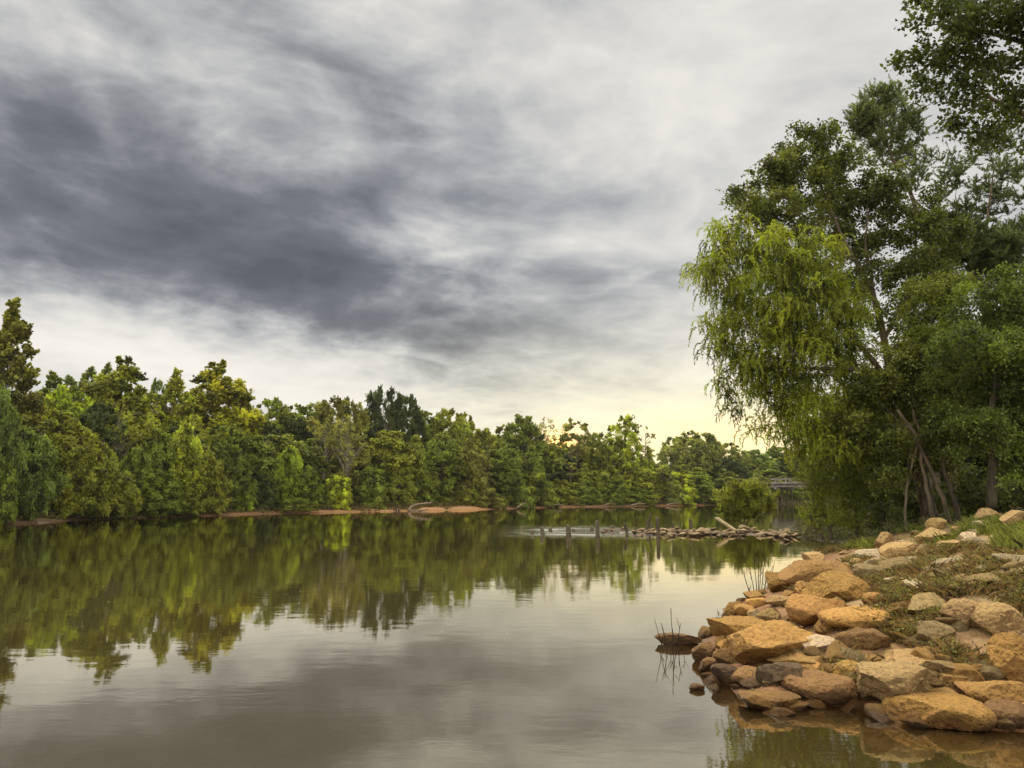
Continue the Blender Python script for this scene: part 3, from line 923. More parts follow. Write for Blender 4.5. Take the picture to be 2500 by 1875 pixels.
GF = 'trees of the far bank'
FAR = [
    # skyline trees: px, top, width px, metres behind the water edge, kind, colour, label
    (8, 764, 235, 9, 'sycamore2', 'bronze', 'tallest bronze green tree at the left edge, far bank'),
    (118, 905, 105, 34, 'pine', 'green', 'dark pointed tree just right of the tall bronze tree'),
    (160, 915, 99, 38, 'pine', 'blue', 'second dark pointed tree right of the tall bronze tree'),
    (208, 894, 99, 36, 'pine', 'green', 'dark twin-topped pointed tree above the bright lime crown'),
    (250, 884, 75, 30, 'pine', 'green', 'narrow dark tree touching the olive spire-topped sycamore'),
    (292, 876, 210, 14, 'sycamore', 'olive', 'olive sycamore with a narrow spire top, left group'),
    (332, 938, 90, 34, 'pine', 'green', 'low dark tree behind the right shoulder of the spire-topped sycamore'),
    (378, 930, 55, 36, 'round', 'blue', 'small dark rounded treetop between two olive sycamores'),
    (424, 922, 165, 14, 'sycamore2', 'olive', 'olive sycamore with a short pointed top left of the golden one'),
    (520, 886, 225, 15, 'sycamore', 'gold', 'large golden sycamore with orange right side'),
    (590, 965, 110, 14, 'sycamore2', 'gold', 'orange tinged sycamore shoulder beside the large golden sycamore'),
    (158, 944, 120, 13, 'round', 'bright', 'bright lime round crown behind the left willows'),
    (140, 1000, 130, 8, 'round2', 'olive', 'brownish olive tree below the bright lime crown'),
    (655, 976, 110, 22, 'round', 'green', 'green tree with spiky top right of the golden sycamore'),
    (712, 982, 90, 24, 'oval', 'green', 'middle one of three spiky green trees right of the golden sycamore'),
    (768, 984, 90, 24, 'oval', 'green', 'rightmost of three spiky green trees, beside the pale-limbed tree'),
    (832, 972, 120, 12, 'spread', 'brown', 'brownish tree showing pale bare limbs under its crown'),
    (895, 990, 70, 24, 'oval', 'mid', 'narrow tree between the pale-limbed and the dark twin-crowned tree'),
    (938, 947, 90, 16, 'spread', 'dark', 'dark tall tree with open twin crown above the sandbar'),
    (990, 968, 80, 17, 'round', 'dark', 'dark right-hand partner of the tall open twin crown'),
    (1038, 996, 80, 20, 'oval', 'green', 'green tree right of the dark twin crown'),
    (1095, 1000, 90, 18, 'round', 'mid', 'round-domed tree above the right end of the sandbar'),
    (1132, 1008, 70, 22, 'round2', 'mid', 'small arched crown beside the round-domed tree'),
    (1180, 1045, 80, 16, 'round2', 'olive', 'low olive tree in the dip of the skyline'),
    (1228, 1036, 70, 24, 'oval', 'green', 'small tree left of the tall double-topped green tree'),
    (1275, 1012, 90, 20, 'round2', 'green', 'tall double-topped green tree left of the sun'),
    (1338, 1020, 70, 18, 'sparse', 'brown', 'thin twiggy brown tree just left above the sun glow'),
    (1407, 1026, 80, 12, 'open', 'brown', 'slender tree with long bare trunk beside the sun glow'),
    (1350, 1085, 46, 14, 'oval', 'mid', 'short tree left below the sun glow'),
    (1462, 1058, 72, 16, 'round', 'mid', 'low domed tree right of the slender tree'),
    (1522, 1010, 70, 12, 'oval', 'yellow', 'tall yellow green vine-hung tree beside the dead tree'),
    (1551, 1004, 26, 13, 'snag', 'brown', 'thin bare snag rising over the yellow vine-hung tree'),
    (1572, 1030, 60, 10, 'snag', 'brown', 'dead leaning tree with sparse twigs against the pale sky'),
    (1583, 1090, 50, 9, 'vine2', 'yellow', 'yellowish vine-covered tree under the dead leaning tree'),
    (1640, 1068, 70, 18, 'round', 'haze', 'small rounded crown right of the dead leaning tree'),
    (1680, 1048, 70, 20, 'oval', 'haze', 'pointed hazy tree, highest on the right end of the far bank'),
    (1722, 1056, 80, 20, 'round2', 'haze', 'broad hazy tree right of the pointed hazy tree'),
    (1775, 1082, 90, 22, 'round', 'haze', 'hazy tree under the yellow evening glow'),
    (1835, 1098, 90, 25, 'round2', 'blue', 'bluish far tree above the bridge end'),
    (1900, 1092, 100, 28, 'round', 'blue', 'bluish far tree just left of the overhanging willow'),
    (1960, 1100, 100, 25, 'round2', 'blue', 'bluish far tree half hidden by the overhanging willow'),
    (1850, 1142, 56, -13, 'vine2', 'haze', 'small pale tree in front of the bridge end'),
    # bare and half-dead trees showing pale limbs
    (792, 1020, 60, 7, 'sparse', 'brown', 'leaning bare pale tree left under the brownish pale-limbed crown'),
    (850, 1010, 80, 6, 'sparse', 'brown', 'bare forked pale tree in front of the brownish crown'),
    (955, 1090, 60, 5, 'snag', 'olive', 'small dead tree above the stump on the sandbar'),
    (1162, 1095, 60, 5, 'sparse', 'brown', 'twiggy grey tree above the brown bush of the sandbar'),
    (1388, 1075, 46, 6, 'snag', 'mid', 'thin dead trunk below the sun glow'),
    (1655, 1120, 44, 6, 'snag', 'mid', 'dead trunk in the vine slope of the right far bank'),
    (470, 1010, 70, 6, 'sparse', 'olive', 'pale-trunked thin tree below the large golden sycamore'),
    (285, 985, 80, 7, 'sparse', 'olive', 'pale-trunked thin tree below the spire-topped sycamore'),
    # middle storey
    (60, 980, 110, 10, 'round2', 'green', 'green tree at the foot of the tall bronze tree'),
    (245, 985, 120, 9, 'round2', 'dark', 'dark tree below the olive spire-topped sycamore'),
    (340, 1010, 130, 9, 'round', 'olive', 'dull olive tree behind the light green willow'),
    (440, 1040, 120, 8, 'round2', 'dark', 'dark tree below the short-pointed sycamore'),
    (545, 1040, 120, 8, 'round', 'green', 'green tree below the golden sycamore'),
    (610, 1060, 110, 7, 'round2', 'green', 'green tree under the orange tinged shoulder'),
    (690, 1060, 120, 10, 'round2', 'mid', 'mid-green tree behind the bright sapling'),
    (770, 1070, 120, 9, 'round2', 'green', 'green tree left below the pale limbs'),
    (865, 1060, 120, 8, 'vine2', 'brown', 'brownish vine-hung tree right below the pale limbs'),
    (950, 1050, 110, 8, 'round2', 'olive', 'olive tree under the dark twin crown'),
    (1015, 1060, 100, 9, 'vine2', 'mid', 'mid-green vine-hung tree left behind the driftwood'),
    (1080, 1060, 100, 8, 'round2', 'green', 'green tree behind the arched driftwood'),
    (1150, 1068, 100, 7, 'vine2', 'brown', 'brownish drooping tree behind the end of the sandbar'),
    (1225, 1080, 90, 7, 'round2', 'green', 'green tree over the eroded clay steps'),
    (1300, 1085, 90, 8, 'vine2', 'green', 'vine-hung tree left below the sun glow'),
    # front storey
    (-12, 945, 90, 2, 'willow2', 'blue', 'blue-green willow cut by the left picture edge'),
    (75, 1058, 115, 1.5, 'willow2', 'blue', 'blue-green rounded willow second from the left edge'),
    (8, 1120, 90, 1, 'willow', 'green', 'low willow at the left edge touching the bank'),
    (205, 1058, 145, 1, 'willow', 'olive', 'broad olive willow third from the left edge'),
    (255, 1092, 70, 1.5, 'willow2', 'mid', 'narrow willow behind the broad olive willow'),
    (283, 1142, 90, 0.5, 'willow', 'mid', 'low rounded willow leaning over the water'),
    (322, 1180, 60, 0.2, 'willow2', 'olive', 'small olive willow bush at the water, right of the low rounded willow'),
    (345, 1090, 80, 3, 'willow2', 'green', 'light green willow with a soft top'),
    (400, 1062, 90, 3, 'willow2', 'green', 'green willow left of the tallest front willow'),
    (452, 1046, 95, 2.5, 'willow2', 'yellow', 'tallest front willow with yellow green top'),
    (505, 1102, 90, 1.5, 'willow', 'olive', 'round olive willow right of the tallest front willow'),
    (395, 1150, 110, 1, 'willow', 'green', 'wide green willow low in front of the tallest front willow'),
    (468, 1192, 75, 0.3, 'willow', 'mid', 'bush hanging over the water below the round olive willow'),
    (585, 1120, 90, 3, 'willow', 'green', 'green willow at the start of the clay bank'),
    (600, 1200, 46, 1.2, 'shrub', 'bright', 'small bright green bush on the clay bank'),
    (640, 1150, 80, 3, 'vine', 'dark', 'dark leafy mound right of the small bright bush'),
    (708, 1096, 66, 3, 'willow2', 'bright', 'bright green sapling standing out of the dark wood'),
    (668, 1130, 60, 3.5, 'willow2', 'mid', 'mid-green sapling left of the bright sapling'),
    (752, 1140, 80, 3, 'willow', 'green', 'green leafy mound right of the bright sapling'),
    (722, 1215, 88, 0.3, 'shrub', 'mid', 'low spreading bush with its foot in the water'),
    (830, 1158, 72, 2.5, 'vine', 'yellow', 'yellow green layered tree at the left of the sandbar'),
    (790, 1180, 60, 3.5, 'vine', 'green', 'green mound left of the yellow green layered tree'),
    (905, 1135, 90, 3.5, 'vine', 'green', 'fresh green vine mound left of the stump'),
    (975, 1120, 90, 6, 'vine2', 'mid', 'mid-green vine-covered tree above the stump'),
    (1030, 1150, 80, 8, 'vine', 'green', 'green vine mound behind the arched driftwood'),
    (1090, 1165, 80, 8, 'vine', 'mid', 'vine mound at the middle of the sandbar'),
    (1150, 1172, 80, 7, 'vine', 'olive', 'light olive vine mound at the right of the sandbar'),
    (1195, 1190, 60, 1, 'vine', 'brown', 'brown bush ending the sandbar at the water'),
    (1250, 1140, 80, 3, 'vine', 'green', 'green vine mound above the clay steps'),
    (1310, 1150, 80, 3, 'vine', 'mid', 'vine mound left of the slender tree'),
    (1370, 1170, 80, 3.5, 'vine', 'olive', 'vine mound at the foot of the slender tree'),
    (1432, 1130, 90, 5, 'vine2', 'mid', 'high vine mound right of the slender tree'),
    (1432, 1185, 60, 2, 'vine', 'green', 'low green vine mound by the clay bank, left of centre pair'),
    (1490, 1135, 90, 5, 'vine2', 'mid', 'high vine mound below the yellow vine-hung tree'),
    (1500, 1180, 60, 2, 'vine', 'green', 'low vine mound below the dead tree'),
    (1560, 1140, 100, 5, 'vine', 'olive', 'sunlit vine slope right of the dead tree'),
    (1610, 1130, 90, 6, 'vine', 'haze', 'vine slope falling toward the water right of the dead tree'),
    (1650, 1150, 100, 4, 'vine', 'yellow', 'yellow green vine slope nearest the green river bush'),
    (1560, 1192, 70, 2, 'vine', 'green', 'low dark vine mound over pale clay'),
    (1700, 1140, 110, 6, 'vine2', 'green', 'dark green vine mass behind the green river bush'),
    (1780, 1150, 110, 8, 'vine2', 'haze', 'hazy vine mass behind the top of the river bush'),
]
for q in FAR:
    grp = GF
    cat = 'shrub' if q[4] == 'shrub' else 'tree'
    far_tree(*q, cat=cat, group=grp)
# second rank that closes the wood behind the named trees
for i, px in enumerate(range(-120, 2080, 46)):
    ln = np.interp(px, [-120, 100, 300, 600, 1200, 1600, 2100], [1000, 1000, 1000, 1030, 1075, 1110, 1125])
    far_tree(px + random.uniform(-12, 12), ln + random.uniform(-18, 24), 105, random.uniform(20, 26), random.choice(['round', 'round2', 'oval']), random.choice(['dark', 'green', 'dark']),
             'dark green tree filling the wood behind the front trees of the far bank', group='trees filling the far wood')
for i, px in enumerate(range(-140, 2080, 60)):
    ln = np.interp(px, [-120, 300, 600, 1200, 1600, 2100], [1090, 1090, 1110, 1140, 1165, 1170])
    far_tree(px + random.uniform(-12, 12), ln + random.uniform(-10, 15), 110, random.uniform(11, 14), random.choice(['vine', 'vine2', 'willow']), random.choice(['dark', 'green', 'dark']),
             'dark undergrowth tree between the trunks of the far bank', group='undergrowth trees of the far wood')

# ------------------------------------------------------------------ trees of the near right bank
def near_tree(name, label, cat, D, trunks, blobs, kind, color, seed, leaf=0.11, per=300, sub=9.0, bark=None, spread=1.6, width=0.62, droop=0.2, branch_r=0.022, group=None, bk=1.0, tv=0.34):
    rng = np.random.default_rng(seed)
    tpts = []
    mb = MB()
    base = None
    for pl, r0, r1 in trunks:
        P = np.array([at(px, py, D + dd) for px, py, dd in pl])
        if base is None or P[0][2] < base[2]:
            if base is None:
                base = P[0].copy()
        # smooth resample
        tt = np.linspace(0, 1, 4 * len(P))
        src = np.linspace(0, 1, len(P))
        Q = np.stack([np.interp(tt, src, P[:, k]) for k in range(3)], 1)
        Q[1:-1] = (Q[:-2] + Q[1:-1] * 2 + Q[2:]) / 4
        Q[:, 0] += vnoise(np.stack([tt * 7, tt * 0 + seed, tt * 0], 1)) * 0.06
        mb.tube(Q, np.interp(tt, [0, 1], [r0, r1]) * (1 + 0.08 * vnoise(np.stack([tt * 20, tt * 0 + seed, tt * 0 + 5], 1))), 9)
        tpts.append((Q, np.interp(tt, [0, 1], [r0, r1])))
    allQ = np.concatenate([q for q, _ in tpts])
    allR = np.concatenate([r for _, r in tpts])
    gz = g1(base[0], base[1])
    cen, rad, dens = [], [], []
    for b in blobs:
        px, py, rp = b[:3]
        dn = b[3] if len(b) > 3 else 1.0
        c0 = at(px, py, D + rng.uniform(-1, 1) * spread * 0.5)
        r = rp / F * D
        n = max(3, int(sub * r * r * (0.6 + 0.4 * dn)))
        for k in range(n):
            d = rand_dir(1, rng)[0] * r * rng.random() ** 0.5 * np.array([1, 1.25, 1])
            c = c0 + d
            c[2] = max(c[2], g1(c[0], c[1]) + 0.3)
            cen.append(c)
            rad.append(rng.uniform(0.26, 0.5) * bk)
            dens.append(dn)
    cen = np.array(cen)
    rad = np.array(rad)
    # limbs: each clump hangs on a twig that starts at a lower point of the stem or of a nearer clump
    order = np.argsort(((cen[:, None, :] - allQ[None, ::3, :]) ** 2).sum(2).min(1))
    nodes = [tuple(q) for q in allQ]
    nr = list(allR)
    for i in order:
        c = cen[i]
        Nn = np.array(nodes)
        dd = np.sqrt(((Nn - c) ** 2).sum(1)) + np.maximum(0, Nn[:, 2] - c[2]) * 0.9
        j = int(np.argmin(dd))
        st = Nn[j]
        r0 = min(nr[j] * 0.7, branch_r * 1.6)
        md = (st + c) / 2 + rng.normal(0, 0.06, 3) + np.array([0, 0, 0.10])
        mb.tube([st, md, c], [max(r0, 0.008), max(r0 * 0.75, 0.007), max(r0 * 0.5, 0.006)], 4, cap=False)
        nodes += [tuple(md), tuple(c)]
        nr += [r0 * 0.75, max(r0 * 0.62, 0.008)]
    C, A, N, TN, HU, LL, WW = [], [], [], [], [], [], []
    for c, r, dn in zip(cen, rad, dens):
        tcn = rng.normal(0, tv)
        hc = rng.uniform(0.3, 0.72)
        if kind == 'strand':                                    # hanging willow shoots
            ns = int(11 * dn) + 1
            for k in range(ns):
                s0 = c + rand_dir(1, rng)[0] * r * rng.random() ** 0.4
                L = rng.uniform(0.22, 0.80)
                n = int(L / 0.030) + 3
                u = np.linspace(0, 1, n)
                od = rng.normal(size=2)
                od = od / np.linalg.norm(od) * rng.uniform(0.12, 0.5)
                P = s0 + np.stack([od[0] * np.sin(u * 1.5), od[1] * np.sin(u * 1.5), 0.22 * u - L * u ** 1.8], 1)
                dirn = np.gradient(P, axis=0)
                side = rand_dir(n, rng)
                a = nrmz(dirn) * 0.9 + side * 0.65
                C.append(P + nrmz(a) * leaf * 0.4)
                A.append(a)
                N.append(rand_dir(n, rng) + np.array([0, 0, 0.3]))
                TN.append(np.clip(tcn + rng.normal(0, 0.4, n), -1, 1.2))
                HU.append(np.clip(hc + rng.normal(0, 0.14, n), 0, 1))
                LL.append(leaf * rng.uniform(0.7, 1.3, n))
                WW.append(leaf * width * rng.uniform(0.8, 1.2, n))
        else:
            n = int(per * dn * (r / 0.38) ** 2)
            if kind == 'spray':                                  # upswept shoots with lance leaves
                ns = max(3, n // 22)
                base_dir = np.array([0, 0, 0.9])
                for k in range(ns):
                    d = nrmz((rand_dir(1, rng)[0] + base_dir)[None])[0]
                    L = r * rng.uniform(0.9, 1.7)
                    u = np.linspace(0.15, 1, 22)
                    P = c + d * L * u[:, None] + rng.normal(0, 0.015, (22, 3))
                    a = d * 0.7 + rand_dir(22, rng) * 0.8
                    C.append(P)
                    A.append(a)
                    N.append(rand_dir(22, rng) + np.array([0, 0, 0.4]))
                    TN.append(np.clip(tcn + rng.normal(0, 0.4, 22), -1, 1.2))
                    HU.append(np.clip(hc + rng.normal(0, 0.12, 22), 0, 1))
                    LL.append(leaf * rng.uniform(0.7, 1.3, 22))
                    WW.append(leaf * width * rng.uniform(0.8, 1.2, 22))
            else:
                # short twigs with flat sprays of broad leaves
                nt = max(3, n // 12)
                for k in range(nt):
                    d = rand_dir(1, rng)[0] * np.array([1, 1, 0.55])
                    L = r * rng.uniform(0.7, 1.6)
                    m_ = 12
                    u = rng.random(m_) ** 0.7
                    P = c + d * L * u[:, None] + rng.normal(0, leaf * 0.75, (m_, 3))
                    P[:, 2] -= droop * u * u * L
                    nn = rand_dir(m_, rng) * 0.7 + np.array([0, 0, 0.75])
                    a = rand_dir(m_, rng) + d * 0.6 + np.array([0, 0, -0.4])
                    C.append(P)
                    A.append(a)
                    N.append(nn)
                    TN.append(np.clip(tcn + rng.normal(0, 0.42, m_), -1, 1.2))
                    HU.append(np.clip(hc + rng.normal(0, 0.14, m_), 0, 1))
                    LL.append(leaf * rng.uniform(0.65, 1.3, m_))
                    WW.append(leaf * width * rng.uniform(0.85, 1.2, m_))
    C = np.concatenate(C)
    cm = leaf_mesh(name + '_crown', C - base, np.concatenate(A), np.concatenate(N), np.concatenate(LL), np.concatenate(WW), np.concatenate(TN), np.concatenate(HU), 0.15)
    mb.v = [v - base for v in mb.v]
    o = thing(name, base, label, cat, group)
    link('trunk', mb.mesh(name + '_trunk'), bark or M_BARK, o)
    link('crown', cm, M_LEAF, o, color=color)
    return o


near_tree('willow_tree', 'yellow green weeping willow hanging over the water, right bank', 'tree', 27,
          [([(2262, 1262, 1.0), (2240, 1150, 1), (2215, 1010, .6), (2150, 905, .3), (2090, 835, 0), (2010, 740, 0), (1930, 680, 0)], 0.17, 0.04),
           ([(2150, 905, .3), (2050, 900, 0), (1960, 900, -.3), (1880, 870, -.3)], 0.09, 0.03),
           ([(2090, 835, 0), (2060, 720, .5), (2030, 650, .5)], 0.07, 0.03)],
          [(1790, 575, 45), (1830, 625, 70), (1752, 645, 45), (1900, 625, 75), (1980, 640, 75), (2045, 680, 65), (1780, 720, 60), (1865, 720, 90), (1955, 745, 90),
           (2045, 770, 75), (1790, 800, 55), (1870, 825, 85), (1960, 850, 90), (2050, 850, 65), (1815, 885, 55), (1890, 925, 75), (1970, 950, 75), (1940, 1010, 60), (2000, 1040, 60), (2070, 1000, 55),
           (1715, 655, 12, .9), (1698, 662, 7, .9), (1735, 700, 14, .9), (1722, 790, 12, .8), (1738, 850, 14, .8), (1765, 925, 16, .8), (1775, 965, 14, .8), (1752, 560, 12, .8), (1740, 600, 14, .9), (1800, 1000, 18, .7), (1840, 1030, 22, .6), (1880, 1045, 22, .6), (1815, 545, 14, .8), (1900, 565, 16, .8), (1990, 590, 20, .8), (2100, 760, 40, .7), (2080, 880, 50, .8), (2110, 840, 30, .6), (1950, 1090, 45, .8), (2030, 1090, 45, .8), (1730, 640, 22, .6), (1745, 760, 25, .5), (1760, 850, 25, .5), (1775, 560, 28, .7)],
          'strand', (0.205, 0.250, 0.024), 201, leaf=0.13, sub=26, width=0.27, tv=0.60)
near_tree('broadleaf_tree', 'large dark olive tree with pale forked trunk behind the weeping willow', 'tree', 31,
          [([(2300, 1258, 0), (2280, 1150, 0), (2225, 1010, 0), (2173, 907, 0), (2157, 839, 0), (2140, 750, 0), (2112, 682, 0), (2089, 636, 0), (2051, 568, 0), (2010, 470, 0), (1990, 380, 0)], 0.20, 0.03),
           ([(2140, 750, 0), (2128, 690, -.3), (2112, 610, -.4), (2120, 500, -.4)], 0.09, 0.025),
           ([(2089, 636, 0), (2010, 590, .4), (1930, 540, .5), (1860, 500, .5)], 0.07, 0.02),
           ([(2157, 839, 0), (2200, 740, .3), (2235, 620, .4), (2240, 520, .4)], 0.09, 0.025)],
          [(1800, 505, 28, .8), (1840, 490, 48), (1880, 440, 52), (1905, 405, 40), (1940, 400, 60), (1995, 335, 42), (2025, 315, 36, .8), (2020, 395, 65), (1890, 525, 70), (1970, 480, 78), (2075, 430, 65), (2055, 520, 80),
           (2150, 480, 75), (2130, 575, 75, .8), (2225, 560, 75), (2245, 660, 75, .8), (1960, 570, 60, .8), (2180, 680, 75, .6), (2090, 690, 60, .45), (2190, 790, 60, .45), (2300, 560, 60, .8), (2120, 790, 45, .5), (2190, 860, 45, .6), (2200, 730, 50, .8), (2110, 620, 45, .6), (2280, 640, 50, .8), (2300, 700, 45, .8), (2060, 600, 35, .6), (2040, 640, 35, .5), (2330, 600, 50, .7), (2270, 480, 45, .7), (1790, 480, 12, .6), (1955, 320, 14, .6), (1900, 360, 14, .6)],
          'broad', (0.105, 0.128, 0.026), 202, leaf=0.135, per=140, sub=17, bark=M_BARK, spread=2.4, width=0.72)
near_tree('tall_willow', 'tallest grey green tree with narrow leaves rising behind the dark olive tree', 'tree', 34,
          [([(2330, 1240, 0), (2318, 1000, 0), (2290, 700, 0), (2230, 484, 0), (2180, 390, 0), (2146, 300, 0)], 0.20, 0.02)],
          [(2140, 245, 30), (2105, 285, 38), (2165, 262, 42), (2130, 325, 48), (2200, 310, 45, .8), (2240, 300, 22, .6), (2205, 370, 48, .6), (2245, 360, 35, .4), (2270, 400, 30, .35), (2150, 385, 45, .6),
           (2235, 430, 45, .5), (2120, 255, 18, .8)],
          'spray', (0.130, 0.165, 0.060), 203, leaf=0.17, per=260, sub=38, width=0.22, spread=1.6)
near_tree('airy_tree', 'airy grey green tree with thin feathery crown at the right edge', 'tree', 33,
          [([(2440, 1230, 0), (2430, 1000, 0), (2415, 800, 0), (2405, 560, 0), (2425, 400, 0)], 0.18, 0.02),
           ([(2415, 800, 0), (2370, 640, 0), (2330, 480, 0)], 0.08, 0.02)],
          [(2390, 370, 40, .5), (2450, 350, 50, .5), (2335, 400, 40, .4), (2315, 450, 40, .6), (2420, 430, 50, .5), (2480, 420, 45, .5), (2400, 500, 50, .6), (2470, 520, 45, .5), (2450, 590, 50, .6), (2350, 540, 50, .7),
           (2320, 640, 70), (2300, 570, 50, .8), (2380, 620, 60), (2440, 620, 60), (2500, 580, 50), (2420, 660, 75), (2500, 640, 50, .7), (2370, 590, 45, .7)],
          'spray', (0.105, 0.140, 0.048), 204, leaf=0.17, per=250, sub=32, width=0.24)
near_tree('vine_draped_tree', 'dense dark green vine-draped tree filling the middle of the right bank', 'tree', 26.6,
          [([(2278, 1262, 0), (2262, 1200, 0), (2250, 1138, 0), (2235, 1000, .3), (2260, 850, .5), (2290, 740, .5)], 0.15, 0.03)],
          [(2290, 750, 85), (2200, 880, 55, .8), (2150, 930, 55, .9), (2080, 960, 45, .8), (2240, 700, 45, .6), (2080, 1040, 55, .9), (2160, 1120, 60), (2280, 1120, 50, .8), (2240, 840, 80, .9), (2330, 840, 95), (2180, 935, 75, .9), (2130, 985, 60), (2270, 940, 95), (2140, 1060, 65), (2230, 1040, 80), (2320, 1040, 80), (2100, 930, 45, .6), (2300, 690, 60, .8), (2210, 1110, 60)],
          'broad', (0.150, 0.180, 0.036), 205, leaf=0.11, per=230, sub=19, droop=0.5, spread=2.2, width=0.66, bark=M_DARKBARK)
near_tree('leafy_tree', 'dense green leafy tree cut by the right picture edge', 'tree', 24,
          [([(2420, 1240, 0), (2430, 1120, 0), (2425, 1000, 0), (2440, 850, 0), (2450, 740, 0)], 0.16, 0.03)],
          [(2400, 740, 80), (2480, 720, 80), (2380, 840, 90), (2470, 830, 100), (2540, 860, 80), (2400, 950, 95), (2490, 950, 100), (2360, 1030, 80), (2450, 1060, 90), (2530, 1060, 80), (2480, 1130, 60, .8)],
          'broad', (0.125, 0.170, 0.036), 206, leaf=0.105, per=210, sub=19, droop=0.5, spread=2.4, width=0.66, bark=M_DARKBARK)
near_tree('overhanging_tree', 'nearest dark tree reaching in at the upper right corner', 'tree', 15,
          [([(2990, 1150, 0), (2960, 800, 0), (2900, 450, 0), (2820, 100, 0), (2760, -200, 0)], 0.24, 0.10),
           ([(2900, 450, 0), (2720, 250, 0), (2560, 120, 0), (2420, 80, 0), (2300, 60, 0)], 0.10, 0.02),
           ([(2960, 800, 0), (2780, 480, 0), (2600, 320, 0), (2440, 250, 0), (2330, 190, 0)], 0.09, 0.02),
           ([(2820, 100, 0), (2650, -40, 0), (2480, -60, 0)], 0.08, 0.02)],
          [(2290, 20, 55), (2380, 30, 75), (2470, 40, 80), (2245, 145, 30, .9), (2210, 140, 14, .8), (2300, 130, 60), (2390, 140, 80), (2480, 150, 80), (2280, 225, 40), (2360, 240, 60), (2450, 250, 75), (2320, 300, 30, .9), (2400, 330, 45, .8), (2480, 340, 50, .8),
           (2270, -40, 60), (2400, -60, 90), (2560, 60, 100), (2580, 220, 90), (2500, -80, 90), (2650, 100, 110), (2250, 190, 22, .8), (2380, 330, 30, .7), (2330, 60, 50)],
          'broad', (0.060, 0.080, 0.018), 207, leaf=0.10, per=150, sub=34, spread=1.6, width=0.72, branch_r=0.012, bk=0.75)
near_tree('river_willow_bush', 'soft green willow bush at the water under the weeping willow', 'shrub', 29,
          [([(2030, 1318, 0), (2010, 1240, 0), (1990, 1150, 0)], 0.06, 0.015), ([(2090, 1318, 0), (2090, 1220, 0), (2070, 1130, 0)], 0.06, 0.015), ([(2010, 1318, 0), (1980, 1270, 0), (1960, 1200, 0)], 0.05, 0.015)],
          [(1975, 1120, 42), (2020, 1090, 50), (1985, 1190, 55), (2050, 1170, 70), (1975, 1255, 40), (2030, 1250, 55), (2100, 1210, 65), (2110, 1130, 60), (2075, 1285, 40), (1955, 1160, 25, .7)],
          'spray', (0.175, 0.215, 0.030), 208, leaf=0.11, per=240, sub=26, width=0.26)
UND = [(2150, 1230, 'round-leaved thicket below the vine-draped tree, next to the willow bush'), (2225, 1215, 'thicket left of the two leaning trunks'),
       (2345, 1190, 'shaded thicket right of the two leaning trunks'), (2430, 1185, 'shaded thicket above the grassy bank top'), (2520, 1170, 'thicket at the right edge above the grass')]
for i, (px, py, lb) in enumerate(UND):
    Dp = 29.5 - 1.2 * i * 0.5
    near_tree('thicket', 'dark green ' + lb, 'shrub', Dp, [([(px, py + 60, 0), (px + 8, py, 0), (px + 4, py - 50, 0)], 0.035, 0.01), ([(px - 30, py + 60, 0), (px - 38, py, 0)], 0.03, 0.01)],
              [(px, py, 48, .8), (px - 35, py + 20, 38, .8), (px + 35, py + 15, 40, .8), (px, py + 50, 42, .7), (px + 10, py - 45, 35, .8)], 'broad', (0.085, 0.105, 0.028), 220 + i, leaf=0.10, per=200, sub=20, droop=0.3, group='thickets on the right bank')
# back wall of wood on the right bank (individual trees, seen through gaps)
for i, (px, Dp, top, w, key, lb) in enumerate([(2120, 46, 960, 260, 'round2', 'leftmost dark tree of the wood behind the right bank trees'), (2260, 42, 880, 300, 'round', 'dark tree of the wood behind the vine-draped tree'),
                                               (2400, 44, 800, 320, 'round2', 'dark tree of the wood behind the airy feathery tree'), (2540, 40, 760, 340, 'round', 'dark tree of the wood behind the right picture edge'),
                                               (2180, 60, 1040, 200, 'vine', 'dark mound of the wood low behind the leaning trunks'), (2330, 38, 1020, 260, 'vine', 'dark vine mound right behind the leaning trunks'), (2480, 36, 1000, 280, 'vine2', 'dark vine mound behind the grassy bank top')]):
    x = (px - 1250) / F * Dp
    gz = g1(x, Dp)
    tm, cm, h0, r0 = PROTO[key]
    o = thing(KINDNAME.get(key, 'broadleaf_tree'), (x, Dp, gz), lb, 'tree', 'wood behind the right bank')
    Hh = at(px, top, Dp)[2] - gz
    o.scale = (w / F * Dp / 2 / r0,) * 2 + (Hh / h0,)
    o.rotation_euler[2] = i * 1.3
    link('trunk', tm, parent=o)
    link('crown', cm, parent=o, color=(0.040, 0.058, 0.020))

